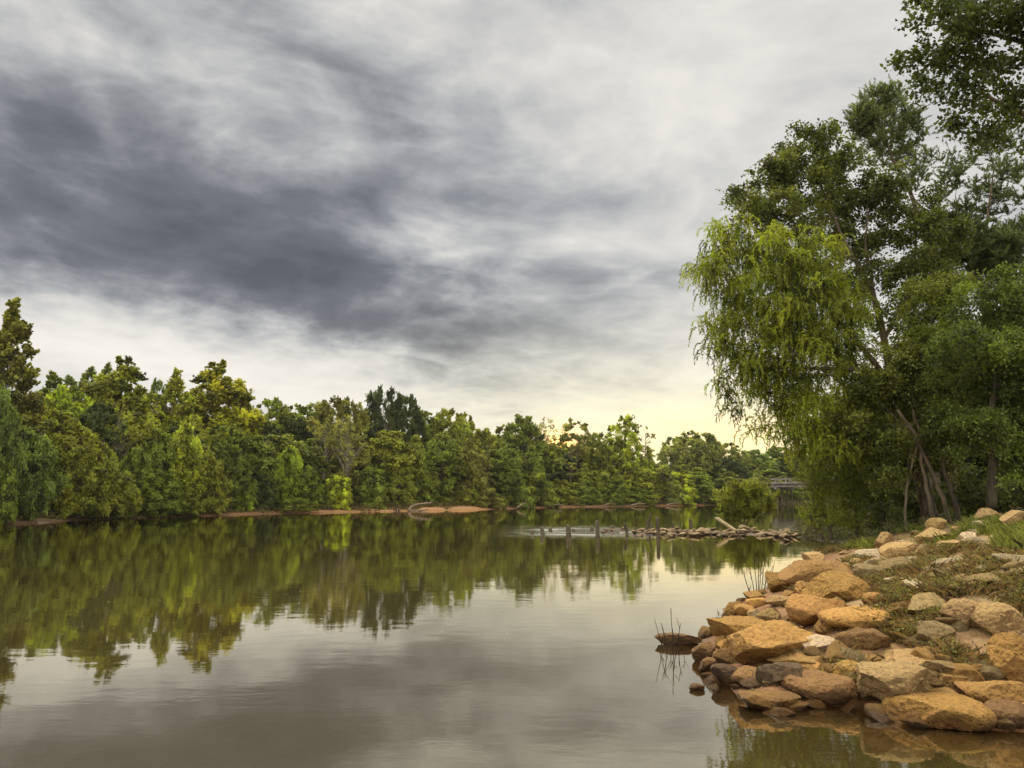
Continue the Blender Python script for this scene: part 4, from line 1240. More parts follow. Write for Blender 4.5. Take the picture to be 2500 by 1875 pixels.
# leaning bare stems at the foot of the wood
for k, (pl, r0, mat_, lb) in enumerate([
        ([(2322, 1262, 0), (2300, 1210, 0), (2270, 1140, 0), (2235, 1060, 0), (2190, 1000, 0)], 0.085, M_BARK, 'right one of two leaning pale trunks at the foot of the wood'),
        ([(2285, 1264, 0), (2266, 1205, 0), (2250, 1138, 0), (2246, 1070, 0), (2230, 1000, 0)], 0.075, M_BARK, 'left one of two leaning pale trunks at the foot of the wood'),
        ([(2208, 1272, 0), (2212, 1190, 0), (2232, 1110, 0), (2262, 1050, 0)], 0.045, M_BARK, 'thin sapling stem left of the two leaning pale trunks'),
        ([(2345, 1250, 0), (2318, 1180, 0), (2296, 1120, 0)], 0.10, M_DARKBARK, 'dark leaning trunk right of the two pale trunks')]):
    Dq = 25.5
    P = np.array([at(a, b, Dq + c_) for a, b, c_ in pl])
    P[0][2] = min(P[0][2], g1(P[0][0], P[0][1]) - 0.05)
    tt = np.linspace(0, 1, 14)
    Q = np.stack([np.interp(tt, np.linspace(0, 1, len(P)), P[:, j]) for j in range(3)], 1)
    Q[1:-1] += RNG.normal(0, 0.02, (12, 3))
    b0 = Q[0].copy()
    o = thing('leaning_trunk', b0, lb, 'tree')
    mb = MB()
    mb.tube(Q - b0, np.linspace(r0, r0 * 0.5, 14), 9)
    link('trunk', mb.mesh('leaning_trunk'), mat_, o)
    mb = MB()
    for j in range(7):
        i0 = RNG.integers(5, 13)
        dv = RNG.normal(0, 0.5, 3) + np.array([0, 0, 0.6])
        mb.tube([Q[i0] - b0, Q[i0] - b0 + dv * 0.5, Q[i0] - b0 + dv * 1.1 + RNG.normal(0, .1, 3)], [0.018, 0.012, 0.005], 4)
    link('branch', mb.mesh('leaning_branch'), mat_, o)

# ------------------------------------------------------------------ bush on the weir
x, y = water_xy(1812, 1281)
near_tree('willow_bush', 'bright green round bush growing on the stone weir', 'shrub', y,
          [([(1812, 1284, 0), (1800, 1250, 0), (1780, 1215, 0)], 0.04, 0.012), ([(1815, 1284, 0), (1825, 1245, 0), (1835, 1205, 0)], 0.04, 0.012), ([(1818, 1284, 0), (1845, 1255, 0), (1868, 1228, 0)], 0.035, 0.012)],
          [(1775, 1212, 20), (1800, 1200, 20), (1830, 1200, 20), (1855, 1215, 18), (1765, 1232, 16), (1790, 1230, 24), (1820, 1228, 24), (1850, 1238, 20), (1775, 1250, 15, .8), (1800, 1255, 18, .8), (1830, 1255, 16, .7), (1775, 1262, 12), (1800, 1266, 14), (1830, 1266, 14), (1850, 1255, 14), (1765, 1245, 12), (1875, 1240, 12), (1875, 1225, 12, .6), (1895, 1215, 10, .5), (1860, 1200, 12, .8)],
          'spray', (0.250, 0.285, 0.044), 240, leaf=0.13, per=300, sub=85, width=0.30, spread=1.8, bk=0.8)

# ------------------------------------------------------------------ bridge
A0, B0 = np.array([48.5, 156.0]), np.array([74.0, 112.0])
dv = B0 - A0
LBr = float(np.linalg.norm(dv))
rz = math.atan2(dv[1], dv[0])
ax = np.array([math.cos(rz), math.sin(rz)])
zdeck = 3.95
br = thing('road_bridge', (A0[0], A0[1], 0), 'low old concrete bridge on pile bents, far behind the willow', 'bridge')
br.rotation_euler[2] = rz
mb = MB()
mb.box((LBr / 2, 0, zdeck), (LBr, 5.0, 0.35))
link('deck', mb.mesh('deck', False), M_CONC, br)
for yy in (-1.9, 1.9):
    mb = MB()
    mb.box((LBr / 2, yy, zdeck - 0.48), (LBr - 0.4, 0.35, 0.6))
    link('girder', mb.mesh('girder', False), M_CONC, br)
for yy in (-2.4, 2.4):
    mb = MB()
    mb.box((LBr / 2, yy, zdeck + 0.78), (LBr, 0.14, 0.16))
    for k in range(int(LBr // 2.5)):
        mb.box((1.2 + k * 2.5, yy, zdeck + 0.44), (0.16, 0.16, 0.54))
    link('railing', mb.mesh('railing', False), M_CONC, br)
for k in range(1, 6):
    xk = k * 11.3 - 6.0
    mb = MB()
    mb.box((xk, 0, zdeck - 0.98), (0.5, 4.9, 0.38))
    cp = link('bent_cap', mb.mesh('bent_cap', False), M_CONC, br)
    for yy in (-2.0, -0.7, 0.7, 2.0):
        mb = MB()
        mb.tube([(xk, yy, -1.8), (xk, yy * 0.96, zdeck - 1.17)], [0.17, 0.16], 8)
        link('pile', mb.mesh('pile'), M_POST, cp)

# ------------------------------------------------------------------ pilings
PIL = [  # px, top y, base y, width px, lean, label
    (1299, 1294, 1304, 9, 0.0, 'lowest piling stub at the left end of the row'),
    (1324, 1288, 1306, 10, 0.02, 'second piling from the left, thick and short'),
    (1344, 1288, 1299, 10, 0.0, 'short piling set back right of the second one'),
    (1388, 1283, 1308, 12, 0.0, 'thick broken piling with flat top, front row'),
    (1400, 1291, 1299, 9, 0.0, 'low stub right behind the thick flat-topped piling'),
    (1445, 1286, 1297, 9, 0.0, 'low stub left behind the tall front piling'),
    (1459, 1271, 1310, 10, 0.0, 'tall straight front piling with pale top, left of the leaning one'),
    (1495, 1283, 1296, 10, 0.0, 'low wide stub between the tall and the leaning piling'),
    (1532, 1276, 1310, 8, -0.16, 'piling leaning to the left in the front row'),
    (1551, 1289, 1301, 6, 0.0, 'small stub right of the leaning piling'),
    (1580, 1270, 1296, 6, 0.0, 'thin piling beside the tallest thin piling'),
    (1587, 1255, 1296, 5, 0.03, 'tallest thin piling in the back row'),
    (1593, 1277, 1297, 6, 0.05, 'short thin piling touching the tallest thin one'),
    (1607, 1263, 1314, 10, 0.0, 'tallest thick piling at the near edge of the stones'),
    (1625, 1284, 1294, 4, 0.0, 'tiny stub just right of the tallest thick piling'),
    (1644, 1279, 1294, 5, 0.0, 'thin stub in the stones, third from the right'),
    (1661, 1275, 1296, 5, 0.0, 'thin stub in the stones, second from the right'),
    (1687, 1267, 1297, 8, -0.04, 'rightmost piling standing among the pale stones')]
for px, ty, by, wp, lean, lb in PIL:
    x, y = water_xy(px, by)
    Hh = (by - ty) / F * y
    rr = wp / F * y / 2
    o = thing('wooden_piling', (x, y, 0), 'weathered ' + lb, 'piling', 'old pilings in the river')
    mb = MB()
    zz = np.array([-0.8, -0.1, 0.0, Hh * 0.3, Hh * 0.6, Hh * 0.9, Hh])
    tp = np.stack([lean * zz + RNG.normal(0, 0.01, 7), RNG.normal(0, 0.01, 7), zz], 1)
    mb.tube(tp, rr * np.array([1.05, 1.05, 1.03, 0.97, 1.0, 0.93, 0.72]) * RNG.uniform(0.93, 1.07, 7), 11)
    me = mb.mesh('piling')
    V = np.array([v.co[:] for v in me.vertices])
    topm = V[:, 2] > Hh * 0.95
    V[:, :2] += (fbm(V * 9 + px, 2) * 0.18 * rr)[:, None]
    V[topm, 2] += RNG.uniform(-0.12, 0.08, topm.sum()) * min(1.0, Hh)
    me.vertices.foreach_set('co', V.ravel())
    link('shaft', me, M_POST, o)

# plank leaning on the stones
a = at(1749, 1264, 43.0)
b = at(1797, 1294, 42.0)
b[2] = 0.08
d = b - a
L = np.linalg.norm(d)
u = d / L
w = np.cross(u, [0, 0, 1.0])
w /= np.linalg.norm(w)
v = np.cross(w, u)
mb = MB()
mb.box((0, 0, 0), (L, 0.26, 0.10), ax=np.stack([u, w, v]))
me = mb.mesh('plank', False)
o = link('wooden_plank', me, M_PLANK, loc=tuple((a + b) / 2))
bm_ = o.modifiers.new('bevel', 'BEVEL')
bm_.width = 0.015
tag(o, 'long pale plank leaning out of the water on the stone weir', 'plank')


# ------------------------------------------------------------------ rocks
def ico(n):
    import bmesh
    bm = bmesh.new()
    bmesh.ops.create_icosphere(bm, subdivisions=n, radius=1.0)
    V = np.array([v.co[:] for v in bm.verts])
    Fc = np.array([[v.index for v in f.verts] for f in bm.faces])
    bm.free()
    return V, Fc


ICO = {k: ico(k) for k in (3, 4, 5, 6)}


def rock_mesh(sx, sy, sz, seed, lvl=5, block=0.5, rough=1.0, taper=0.0, npl=17):
    rng = np.random.default_rng(seed)
    V, Fc = ICO[lvl]
    P = V.copy()
    # superellipsoid keeps the block outline, then random planes cut flat faces
    e = 0.62 + 0.3 * (1 - block)
    P = np.sign(P) * np.abs(P) ** e
    P = P / np.abs(P).max()
    D = rand_dir(npl, rng)
    for k in range(npl):
        n = D[k]
        dist = rng.uniform(0.56, 0.86)
        s = P @ n - dist
        P = P - np.where(s > 0, s * 0.98, 0)[:, None] * n
    if taper:
        P[:, 2] += taper * P[:, 0]
    P *= np.array([sx, sy, sz]) / np.abs(P).max(0)
    sc_ = (sx + sy + sz) / 3
    nrm_ = nrmz(V)
    q = P / sc_
    strata = np.sin(q[:, 2] * 16 + fbm(q * 2.0 + seed, 2, seed + 3) * 5.0) * 0.010
    d = strata + fbm(q * 1.3 + seed * 3.1, 3, seed) * 0.09 + (np.abs(fbm(q * 3.4 + seed, 4, seed + 5)) * -0.075 * rough) + fbm(q * 10 + seed, 4, seed + 9, 0.62) * 0.05 * rough
    P = P + nrm_ * (d * sc_)[:, None]
    lo, hi = P.min(0), P.max(0)
    P = (P - (lo + hi) / 2) / ((hi - lo) / 2) * np.array([sx, sy, sz])
    return mesh_np('rock', P, Fc, True)


RC = {'o': (0.60, 0.345, 0.105), 'b': (0.34, 0.205, 0.080), 'd': (0.19, 0.130, 0.070), 't': (0.56, 0.385, 0.160), 'p': (0.72, 0.57, 0.34), 'g': (0.38, 0.275, 0.120), 'y': (0.48, 0.33, 0.07), 's': (0.46, 0.275, 0.088)}


def K(cx, cy):
    return 1580 + 0.4190 * cx, 1180 + 0.4190 * cy


def place_rock(x0, x1, y0, y1, colr, label, seed, z0=None, rzv=None, dyf=0.75, block=0.5, roll=0.0, sink=0.0, lvl=5, npl=11, group='riprap boulders of the bank', name='boulder'):
    pxl, pyt = K(x0, y0)
    pxr, pyb = K(x1, y1)
    P = cast((pxl + pxr) / 2, pyb - 1, z0)
    D0 = P[1]
    w = (pxr - pxl) / F * D0
    hgt = (pyb - pyt) / F * D0
    dep = math.atan2(CAMZ - P[2], D0)
    dy_ = dyf * w
    zt = hgt - dy_ * math.sin(dep)
    if zt < 0.42 * hgt:
        zt = 0.42 * hgt
        dy_ = min(dy_, (hgt - zt) / max(0.05, math.sin(dep)))
        dy_ = max(dy_, 0.35 * w)
    c = at((pxl + pxr) / 2, (pyt + pyb) / 2, D0 + dy_ * 0.5)
    sx, sy, sz = w / 2 * 1.04 * (c[1] / D0), dy_ / 2 * 1.15, zt / 2 * 1.12
    me = rock_mesh(sx, sy, sz, seed, lvl, block, taper=0.0, npl=npl)
    c[2] -= sink
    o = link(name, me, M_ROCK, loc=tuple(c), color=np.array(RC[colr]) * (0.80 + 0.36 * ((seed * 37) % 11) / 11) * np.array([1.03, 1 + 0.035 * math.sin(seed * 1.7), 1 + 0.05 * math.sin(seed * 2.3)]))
    o.rotation_euler = (0, roll, 0 if rzv is None else rzv)
    # skirt: keep the stone's underside in the ground or below the water
    tag(o, label, 'rock', group)
    return o


ROCKS = [
    (1420, 1965, 1190, 1450, 'o', 'large smooth orange boulder lowest at the waterline', dict(npl=3, block=.45, z0=0, lvl=6)),
    (1235, 1660, 1020, 1345, 't', 'broad pitted tan boulder behind the lowest orange boulder', dict(npl=6, block=.6, lvl=6)),
    (820, 1235, 1080, 1305, 'b', 'low brown wedge-shaped boulder at the water left of the pitted tan one', dict(block=.3, z0=0, lvl=6)),
    (545, 880, 1185, 1335, 's', 'flat brown boulder half under water, front left', dict(block=.3, z0=0, roll=.06)),
    (670, 930, 1035, 1210, 'd', 'dark grey-brown blocky boulder near the water', dict(block=.8)),
    (500, 680, 1062, 1190, 'b', 'small brown boulder left of the dark grey-brown block', dict(block=.5)),
    (378, 522, 1045, 1185, 'd', 'dark wet boulder at the water, leftmost of the dark ones', dict(block=.4, z0=0)),
    (495, 940, 785, 1085, 'o', 'largest blocky orange boulder with flat top, left of the pale rock', dict(npl=9, block=.9, lvl=6)),
    (362, 700, 770, 935, 'o', 'long orange boulder behind the left of the largest block', dict(block=.5)),
    (262, 400, 920, 1045, 'b', 'wet brown boulder at the left tip of the rocks', dict(block=.4, z0=0)),
    (306, 402, 1015, 1110, 'b', 'small wet boulder below the left tip', dict(block=.4, z0=0)),
    (385, 515, 962, 1075, 'b', 'brown boulder between the left tip and the largest block', dict(block=.5)),
    (405, 508, 905, 985, 'o', 'small orange rock on the left edge of the largest block', dict(block=.4)),
    (888, 1122, 872, 985, 'p', 'pale cream smooth rock', dict(npl=6, block=.4)),
    (1120, 1405, 838, 1008, 'b', 'striated brown boulder right of the pale cream rock', dict(block=.5)),
    (720, 1065, 968, 1090, 's', 'flaky layered brown slab below the pale cream rock', dict(block=.4)),
    (1020, 1395, 708, 880, 'o', 'long bar-shaped orange boulder above the striated one', dict(npl=6, block=.9, roll=-.03)),
    (810, 1155, 640, 850, 'o', 'sloping orange boulder behind the bar-shaped one', dict(block=.4)),
    (970, 1075, 780, 895, 's', 'small upright stone below the left end of the bar-shaped boulder', dict(block=.3)),
    (935, 1295, 505, 700, 'o', 'big peaked orange boulder in the middle of the pile', dict(npl=11, block=.3, lvl=6)),
    (775, 1180, 425, 615, 's', 'long tilted slab behind the peaked orange boulder', dict(block=.8, roll=-.22)),
    (905, 1028, 400, 475, 't', 'small rock on the far end of the tilted slab', dict(block=.5)),
    (692, 830, 515, 640, 's', 'rock at the lower left end of the tilted slab', dict(block=.4)),
    (860, 955, 570, 668, 'o', 'small upright rock left of the peaked orange boulder', dict(block=.3)),
    (780, 862, 622, 695, 's', 'small rock between the sloping boulder and the tilted slab', dict(block=.4)),
    (438, 585, 690, 800, 's', 'leftmost boulder of the far row at the waterline', dict(block=.4, z0=0)),
    (508, 632, 700, 780, 'o', 'small rock right of the leftmost far-row boulder', dict(block=.4)),
    (580, 692, 665, 730, 'o', 'flat orange stone in the far row', dict(block=.4)),
    (690, 852, 650, 725, 't', 'flat cracked stone in the middle of the far row', dict(block=.5)),
    (562, 690, 625, 695, 's', 'rounded rock at the water behind the flat orange stone', dict(block=.3)),
    (640, 782, 722, 835, 't', 'tan block behind the largest orange block', dict(block=.7)),
    (588, 655, 732, 798, 't', 'small tan stone left of the tan block', dict(block=.5)),
    (895, 1042, 1033, 1115, 'o', 'small flaky orange rock right of the dark block', dict(block=.5)),
    (855, 945, 1060, 1155, 's', 'small brown stone touching the right of the dark block', dict(block=.4)),
    (1222, 1365, 383, 445, 'p', 'pale flat layered stone near the weeds', dict(block=.6)),
    (1362, 1575, 338, 440, 't', 'tan boulder with flat top on the upper bank', dict(block=.6)),
    (1318, 1437, 288, 388, 't', 'leaning tan boulder at the far edge of the bank', dict(block=.4, roll=-.3)),
    (1578, 1752, 258, 365, 't', 'rounded tan boulder below the highest pointed one', dict(block=.5)),
    (1628, 1742, 203, 285, 't', 'pointed boulder standing highest on the left of the grass', dict(block=.2)),
    (1888, 2055, 146, 230, 't', 'wide boulder in the grass at the top right', dict(block=.6)),
    (2040, 2215, 158, 265, 't', 'boulder at the right edge in the grass', dict(block=.5)),
    (1900, 2022, 218, 275, 'p', 'pale stone below the wide boulder in the grass', dict(block=.6)),
    (1773, 1852, 252, 302, 't', 'small tan stone between the rounded boulder and the grass', dict(block=.5)),
    (1828, 1925, 283, 335, 'p', 'small pale flat stone below the grass', dict(block=.5)),
    (1362, 1565, 428, 535, 'g', 'mossy brown boulder in the weeds below the flat-topped tan one', dict(block=.6)),
    (1203, 1382, 463, 585, 'g', 'mossy green-brown boulder right of the peaked orange one', dict(block=.5)),
    (1243, 1372, 633, 715, 's', 'rounded rock right below the peaked orange boulder', dict(block=.3)),
    (1378, 1565, 538, 598, 'p', 'pale flat stone in the weeds, left one of two', dict(block=.7)),
    (1518, 1865, 552, 625, 'p', 'long pale cream slab lying flat in the weeds', dict(block=.8)),
    (1488, 1775, 638, 800, 'g', 'mossy sloping slab below the long cream slab', dict(block=.6, roll=-.18)),
    (1723, 1975, 668, 860, 't', 'rounded pitted boulder, left one of a touching pair', dict(npl=6, block=.2, lvl=6)),
    (1898, 2165, 688, 925, 't', 'tall rounded pitted boulder, right one of a touching pair', dict(npl=6, block=.2, lvl=6)),
    (1393, 1502, 798, 890, 'y', 'small golden yellow mossy stone', dict(block=.5)),
    (1558, 1775, 798, 960, 'g', 'brown faceted boulder right of the golden stone', dict(block=.4)),
    (1412, 1858, 952, 1118, 't', 'wide flat tan slab behind the pitted tan boulder', dict(block=.7, lvl=6)),
    (2002, 2215, 878, 1175, 'o', 'tall orange boulder at the right edge', dict(npl=6, block=.6, roll=-.1, lvl=6)),
    (1658, 2012, 1060, 1210, 's', 'low flat brown slab above the lowest orange boulder', dict(block=.6)),
    (1788, 2182, 1108, 1305, 's', 'brown-orange boulder behind the right of the lowest boulder', dict(block=.5, lvl=6)),
    (1953, 2215, 1258, 1445, 'b', 'wet brown boulder at the waterline on the right edge', dict(block=.4, z0=0)),
    (1263, 1432, 983, 1055, 's', 'half-buried flat stone left of the wide tan slab', dict(block=.5)),
    (1060, 1252, 1028, 1190, 's', 'rubbly brown rock between the wedge and the pitted boulder', dict(block=.3)),
    (2118, 2215, 1268, 1365, 'o', 'small orange stone above the wet brown one on the right edge', dict(block=.4)),
    (1688, 1812, 328, 395, 't', 'half-buried stone below the rounded tan boulder', dict(block=.5)),
    (1208, 1292, 498, 560, 't', 'small stone behind the mossy green-brown boulder', dict(block=.4)),
    (1268, 1352, 443, 492, 'p', 'small pale stone behind the mossy green-brown boulder', dict(block=.5)),
    (1180, 1262, 436, 476, 't', 'small tan stone right of the tilted slab', dict(block=.5)),
    (50, 312, 868, 945, 'b', 'long dark pointed rock lying in the water left of the pile', dict(block=.5, z0=0, dyf=.35)),
    (244, 330, 1162, 1212, 'b', 'single small rock poking out of the open water', dict(block=.2, z0=0, dyf=.6)),
]
for i, (x0, x1, y0, y1, cc, lb, kw) in enumerate(ROCKS):
    place_rock(x0, x1, y0, y1, cc, lb, 300 + i, rzv=((i * 7) % 5 - 2) * 0.06, **kw)

# slabs under the shallow water
SUB = [(870, 1190, 1300, 1440, 'submerged slab left of the lowest orange boulder'), (1190, 1640, 1400, 1610, 'wide submerged slab in front of the lowest orange boulder'),
       (1500, 1980, 1470, 1640, 'longest submerged slab nearest the bottom edge'), (1950, 2190, 1440, 1540, 'submerged slab below the wet brown boulder'),
       (2020, 2230, 1540, 1650, 'submerged slab at the lower right corner'), (640, 760, 1318, 1345, 'small submerged stone beside the flat brown boulder'),
       (1228, 1332, 1308, 1372, 'small knobby stone just under the surface')]
for i, (x0, x1, y0, y1, lb) in enumerate(SUB):
    (pa, pb), (pc, pd) = K(x0, y0), K(x1, y1)
    P = cast((pa + pc) / 2, (pb + pd) / 2, -0.10)
    w = (pc - pa) / F * P[1]
    Pn, Pf = cast((pa + pc) / 2, pd, -0.1), cast((pa + pc) / 2, pb, -0.1)
    dd = Pf[1] - Pn[1]
    me = rock_mesh(w / 2, dd / 2, 0.10, 500 + i, 5, 0.7)
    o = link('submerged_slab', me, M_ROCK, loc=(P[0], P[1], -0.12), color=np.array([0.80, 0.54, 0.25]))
    o.rotation_euler = (0, 0, ((i * 5) % 4 - 1.5) * 0.15)
    tag(o, 'tan ' + lb, 'rock', 'submerged slabs')

# rubble wedged between the boulders
nrub = 0
tries = 0
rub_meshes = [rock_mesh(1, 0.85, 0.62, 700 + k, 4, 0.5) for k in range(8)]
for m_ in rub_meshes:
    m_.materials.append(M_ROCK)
while nrub < 170 and tries < 5000:
    tries += 1
    cx, cy = RNG.uniform(330, 2200), RNG.uniform(330, 1440)
    px, py = K(cx, cy)
    P = cast(px, py)
    hz, sn_, sf_, _ = [float(q[0]) for q in G(P[0], P[1], True)]
    if sn_ < -0.25 or P[1] > 27 or (sn_ > 2.6 and RNG.random() > 0.25):
        continue
    s = RNG.uniform(0.07, 0.20) * (1.0 if sn_ < 2.5 else 0.6)
    o = link('rubble_stone', rub_meshes[nrub % 8], loc=(P[0], P[1], max(hz, -0.08) + s * 0.12), color=np.array(RC[random.choice('obtsstg')]))
    o.scale = (s, s * RNG.uniform(0.7, 1.1), s * RNG.uniform(0.6, 1.0))
    o.rotation_euler = (RNG.uniform(-.4, .4), RNG.uniform(-.4, .4), RNG.uniform(0, 6.28))
    tag(o, 'small brown rubble stone wedged between the riprap boulders', 'stone', 'rubble between the boulders')
    nrub += 1

for k in range(46):
    px, py = K(RNG.uniform(1330, 2200), RNG.uniform(250, 690))
    P = cast(px, py)
    if P[1] > 24:
        continue
    s = RNG.uniform(0.10, 0.27)
    hz = g1(P[0], P[1])
    o = link('bank_stone', rub_meshes[(k * 3) % 8], loc=(P[0], P[1], hz + s * 0.05), color=np.array(RC[random.choice('tptg')]) * RNG.uniform(0.8, 1.1))
    o.scale = (s, s * RNG.uniform(0.6, 1.0), s * RNG.uniform(0.5, 0.8))
    o.rotation_euler = (RNG.uniform(-.3, .3), RNG.uniform(-.3, .3), RNG.uniform(0, 6.28))
    tag(o, 'tan half-buried stone among the weeds of the upper bank', 'stone', 'half-buried stones of the upper bank')

# stones of the weir
for k in range(215):
    px = RNG.uniform(1548, 2075) if k > 40 else RNG.uniform(1470, 1700)
    rowy = np.interp(px, [1540, 1600, 1700, 1850, 2080], [1300, 1301, 1302, 1304, 1316])
    py = rowy + RNG.normal(0, 4.2) + (-4 if px > 1700 and RNG.random() < .3 else 0)
    x, y = water_xy(px, py)
    s = RNG.uniform(0.08, 0.24) * (0.75 if px < 1600 else 1)
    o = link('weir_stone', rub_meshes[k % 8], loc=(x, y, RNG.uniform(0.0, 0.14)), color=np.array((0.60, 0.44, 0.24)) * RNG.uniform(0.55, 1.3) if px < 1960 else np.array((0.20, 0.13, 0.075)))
    o.scale = (s * 1.25, s, s * RNG.uniform(0.5, 0.9))
    o.rotation_euler = (RNG.uniform(-.4, .4), RNG.uniform(-.4, .4), RNG.uniform(0, 6.28))
    tag(o, 'small pale tan stone in the low stone weir across the river', 'stone', 'stones of the weir')
x, y = water_xy(1817, 1296)
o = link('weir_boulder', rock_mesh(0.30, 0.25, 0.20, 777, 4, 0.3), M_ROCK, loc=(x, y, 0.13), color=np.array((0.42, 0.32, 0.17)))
tag(o, 'largest rounded boulder on the stone weir below the bush', 'rock')

# ------------------------------------------------------------------ driftwood, stump
def limb_thing(name, label, cat, base, paths, mat_):
    o = thing(name, base, label, cat)
    for k, (pts, r0, r1, pn) in enumerate(paths):
        mb = MB()
        P = np.array(pts, float) - base
        tt = np.linspace(0, 1, 12)
        Q = np.stack([np.interp(tt, np.linspace(0, 1, len(P)), P[:, j]) for j in range(3)], 1)
        Q[1:-1] = (Q[:-2] + 2 * Q[1:-1] + Q[2:]) / 4
        mb.tube(Q, np.linspace(r0, r1, 12), 7)
        link(pn, mb.mesh(name), mat_, o)
    return o


Dd = 93.0
b0 = at(997, 1249, Dd)
b0[2] = 0.05
limb_thing('driftwood_snag', 'arched pale driftwood trunk lying on the sandbar edge', 'driftwood', b0,
           [([b0, at(1003, 1238, Dd), at(1012, 1233, Dd), at(1030, 1230, Dd), at(1055, 1227, Dd)], 0.20, 0.07, 'trunk'),
            ([b0, at(1015, 1247, Dd), at(1035, 1245, Dd), at(1048, 1244, Dd)], 0.12, 0.05, 'branch'),
            ([at(1015, 1247, Dd), at(1022, 1249, Dd - 1)], 0.07, 0.03, 'branch')], M_DRIFT)
b0 = at(968, 1249, 92)
b0[2] = 0.0
limb_thing('tree_stump', 'dark little stump with root prongs left of the arched driftwood', 'stump', b0,
           [([b0, at(967, 1243, 92), at(966, 1240, 92)], 0.12, 0.05, 'root'), ([b0 + [.3, 0, 0], at(973, 1244, 92), at(975, 1239, 92)], 0.12, 0.05, 'root'), ([b0 + [-.3, 0, 0], at(963, 1245, 92), at(960, 1243, 92)], 0.08, 0.04, 'root')], M_DARKBARK)
for k, (pa, pb, D_, r_, lb) in enumerate([((1262, 1240), (1283, 1228), 104, .10, 'bleached root snag at the foot of the clay steps'), ((1340, 1236), (1375, 1232), 116, .10, 'fallen log on the clay bank below the slender tree'),
                                          ((1540, 1234), (1575, 1229), 126, .11, 'pale log on the clay bank below the dead tree'), ((1625, 1233), (1662, 1228), 131, .11, 'pale log at the right end of the clay bank'),
                                          ((1475, 1233), (1500, 1229), 124, .09, 'short log on the clay bank left of the dead tree')]):
    a = at(*pa, D_)
    b = at(*pb, D_ + 1.5)
    a[2] = max(a[2], 0.1)
    limb_thing('fallen_log', lb, 'log', a, [([a, (a + b) / 2 + [0, 0, .1], b], r_, r_ * .5, 'trunk'), ([(a + b) / 2, (a + b) / 2 + [.6, -.3, .55]], r_ * .5, r_ * .2, 'branch')], M_DRIFT)

# ------------------------------------------------------------------ dead stalks standing in the water
def stalks(label, spec, group=None):
    a0 = np.array([*water_xy(*spec[0][0]), 0.0])
    o = thing('dead_stalks', a0, label, 'dead stalks', group)
    for (bp, tp, r_) in spec:
        p = np.array([*water_xy(*bp), -0.15])
        q = at(*tp, p[1] + RNG.uniform(-.15, .15))
        mb = MB()
        tt = np.linspace(0, 1, 8)
        Q = p + (q - p) * tt[:, None]
        Q[:, 0] += np.sin(tt * 3.1) * RNG.normal(0, 0.02)
        mb.tube(Q - a0, np.linspace(r_, r_ * 0.45, 8), 5)
        for s_ in range(2):
            i0 = RNG.integers(3, 7)
            mb.tube([Q[i0] - a0, Q[i0] - a0 + np.array([RNG.normal(0, .05), 0, RNG.uniform(.06, .14)])], [r_ * .6, r_ * .3], 4)
        link('stem', mb.mesh('stem'), M_TWIG, o)
    return o


def KK(a, b):
    return K(a, b)


stalks('clump of dark dead stalks standing in the water beside the long dark rock',
       [(KK(110, 965), KK(42, 788), .006), (KK(125, 985), KK(78, 812), .006), (KK(150, 1000), KK(135, 900), .006), (KK(185, 985), KK(138, 728), .007), (KK(195, 970), KK(196, 815), .007), (KK(165, 1010), KK(150, 850), .006), (KK(140, 1020), KK(105, 905), .005), (KK(200, 1000), KK(210, 900), .005), (KK(95, 985), KK(95, 900), .005)])
stalks('tall bare twigs fanning out of the water behind the far row of rocks',
       [(KK(625, 640), KK(560, 510), .010), (KK(632, 640), KK(595, 480), .010), (KK(640, 640), KK(620, 430), .010), (KK(646, 640), KK(648, 440), .011), (KK(652, 638), KK(668, 455), .010), (KK(660, 636), KK(685, 420), .010), (KK(668, 634), KK(735, 480), .010), (KK(674, 630), KK(700, 500), .009), (KK(615, 640), KK(575, 560), .009), (KK(680, 628), KK(745, 440), .009)])
stalks('few thin twigs at the water beside the leftmost orange boulder',
       [(KK(395, 838), KK(355, 790), .006), (KK(405, 835), KK(400, 780), .006), (KK(430, 820), KK(430, 755), .006), (KK(445, 810), KK(418, 745), .006)])

# ------------------------------------------------------------------ grass and weeds
def blades(P, hgt, width, rng, lean=0.35):
    n = len(P)
    d = rng.normal(size=(n, 2))
    d /= np.linalg.norm(d, axis=1, keepdims=True)
    ln = rng.uniform(0.1, lean, n)
    D3 = np.stack([d[:, 0] * ln, d[:, 1] * ln, np.ones(n)], 1) * hgt[:, None]
    side = np.stack([-d[:, 1], d[:, 0], np.zeros(n)], 1) * width[:, None] * 0.5
    mid = P + D3 * 0.55
    tip = P + D3 + np.stack([d[:, 0], d[:, 1], -0.3 * np.ones(n)], 1) * (hgt * ln * 0.8)[:, None]
    V = np.stack([P - side, P + side, mid + side * 0.8, tip, mid - side * 0.8], 1).reshape(-1, 3)
    return V


def patch_points(spec, rng):
    out = []
    for (x0, x1, y0, y1, n) in spec:
        m_ = int(math.sqrt(n / 6.0)) + 2
        # unproject a coarse lattice of the patch onto the ground and sample inside it
        for k in range(n // 40 + 1):
            px, py = K(rng.uniform(x0, x1), rng.uniform(y0, y1))
            c = cast(px, py)
            if c[1] > 34:
                continue
            r = rng.uniform(0.05, 0.24)
            q = rng.normal(0, r * 0.6, (40, 2)) + c[:2]
            out.append(q)
    Q = np.concatenate(out)
    z, sn_, _, _ = G(Q[:, 0], Q[:, 1], True)
    k = sn_ > 0.15
    return np.concatenate([Q[k], z[k][:, None]], 1)


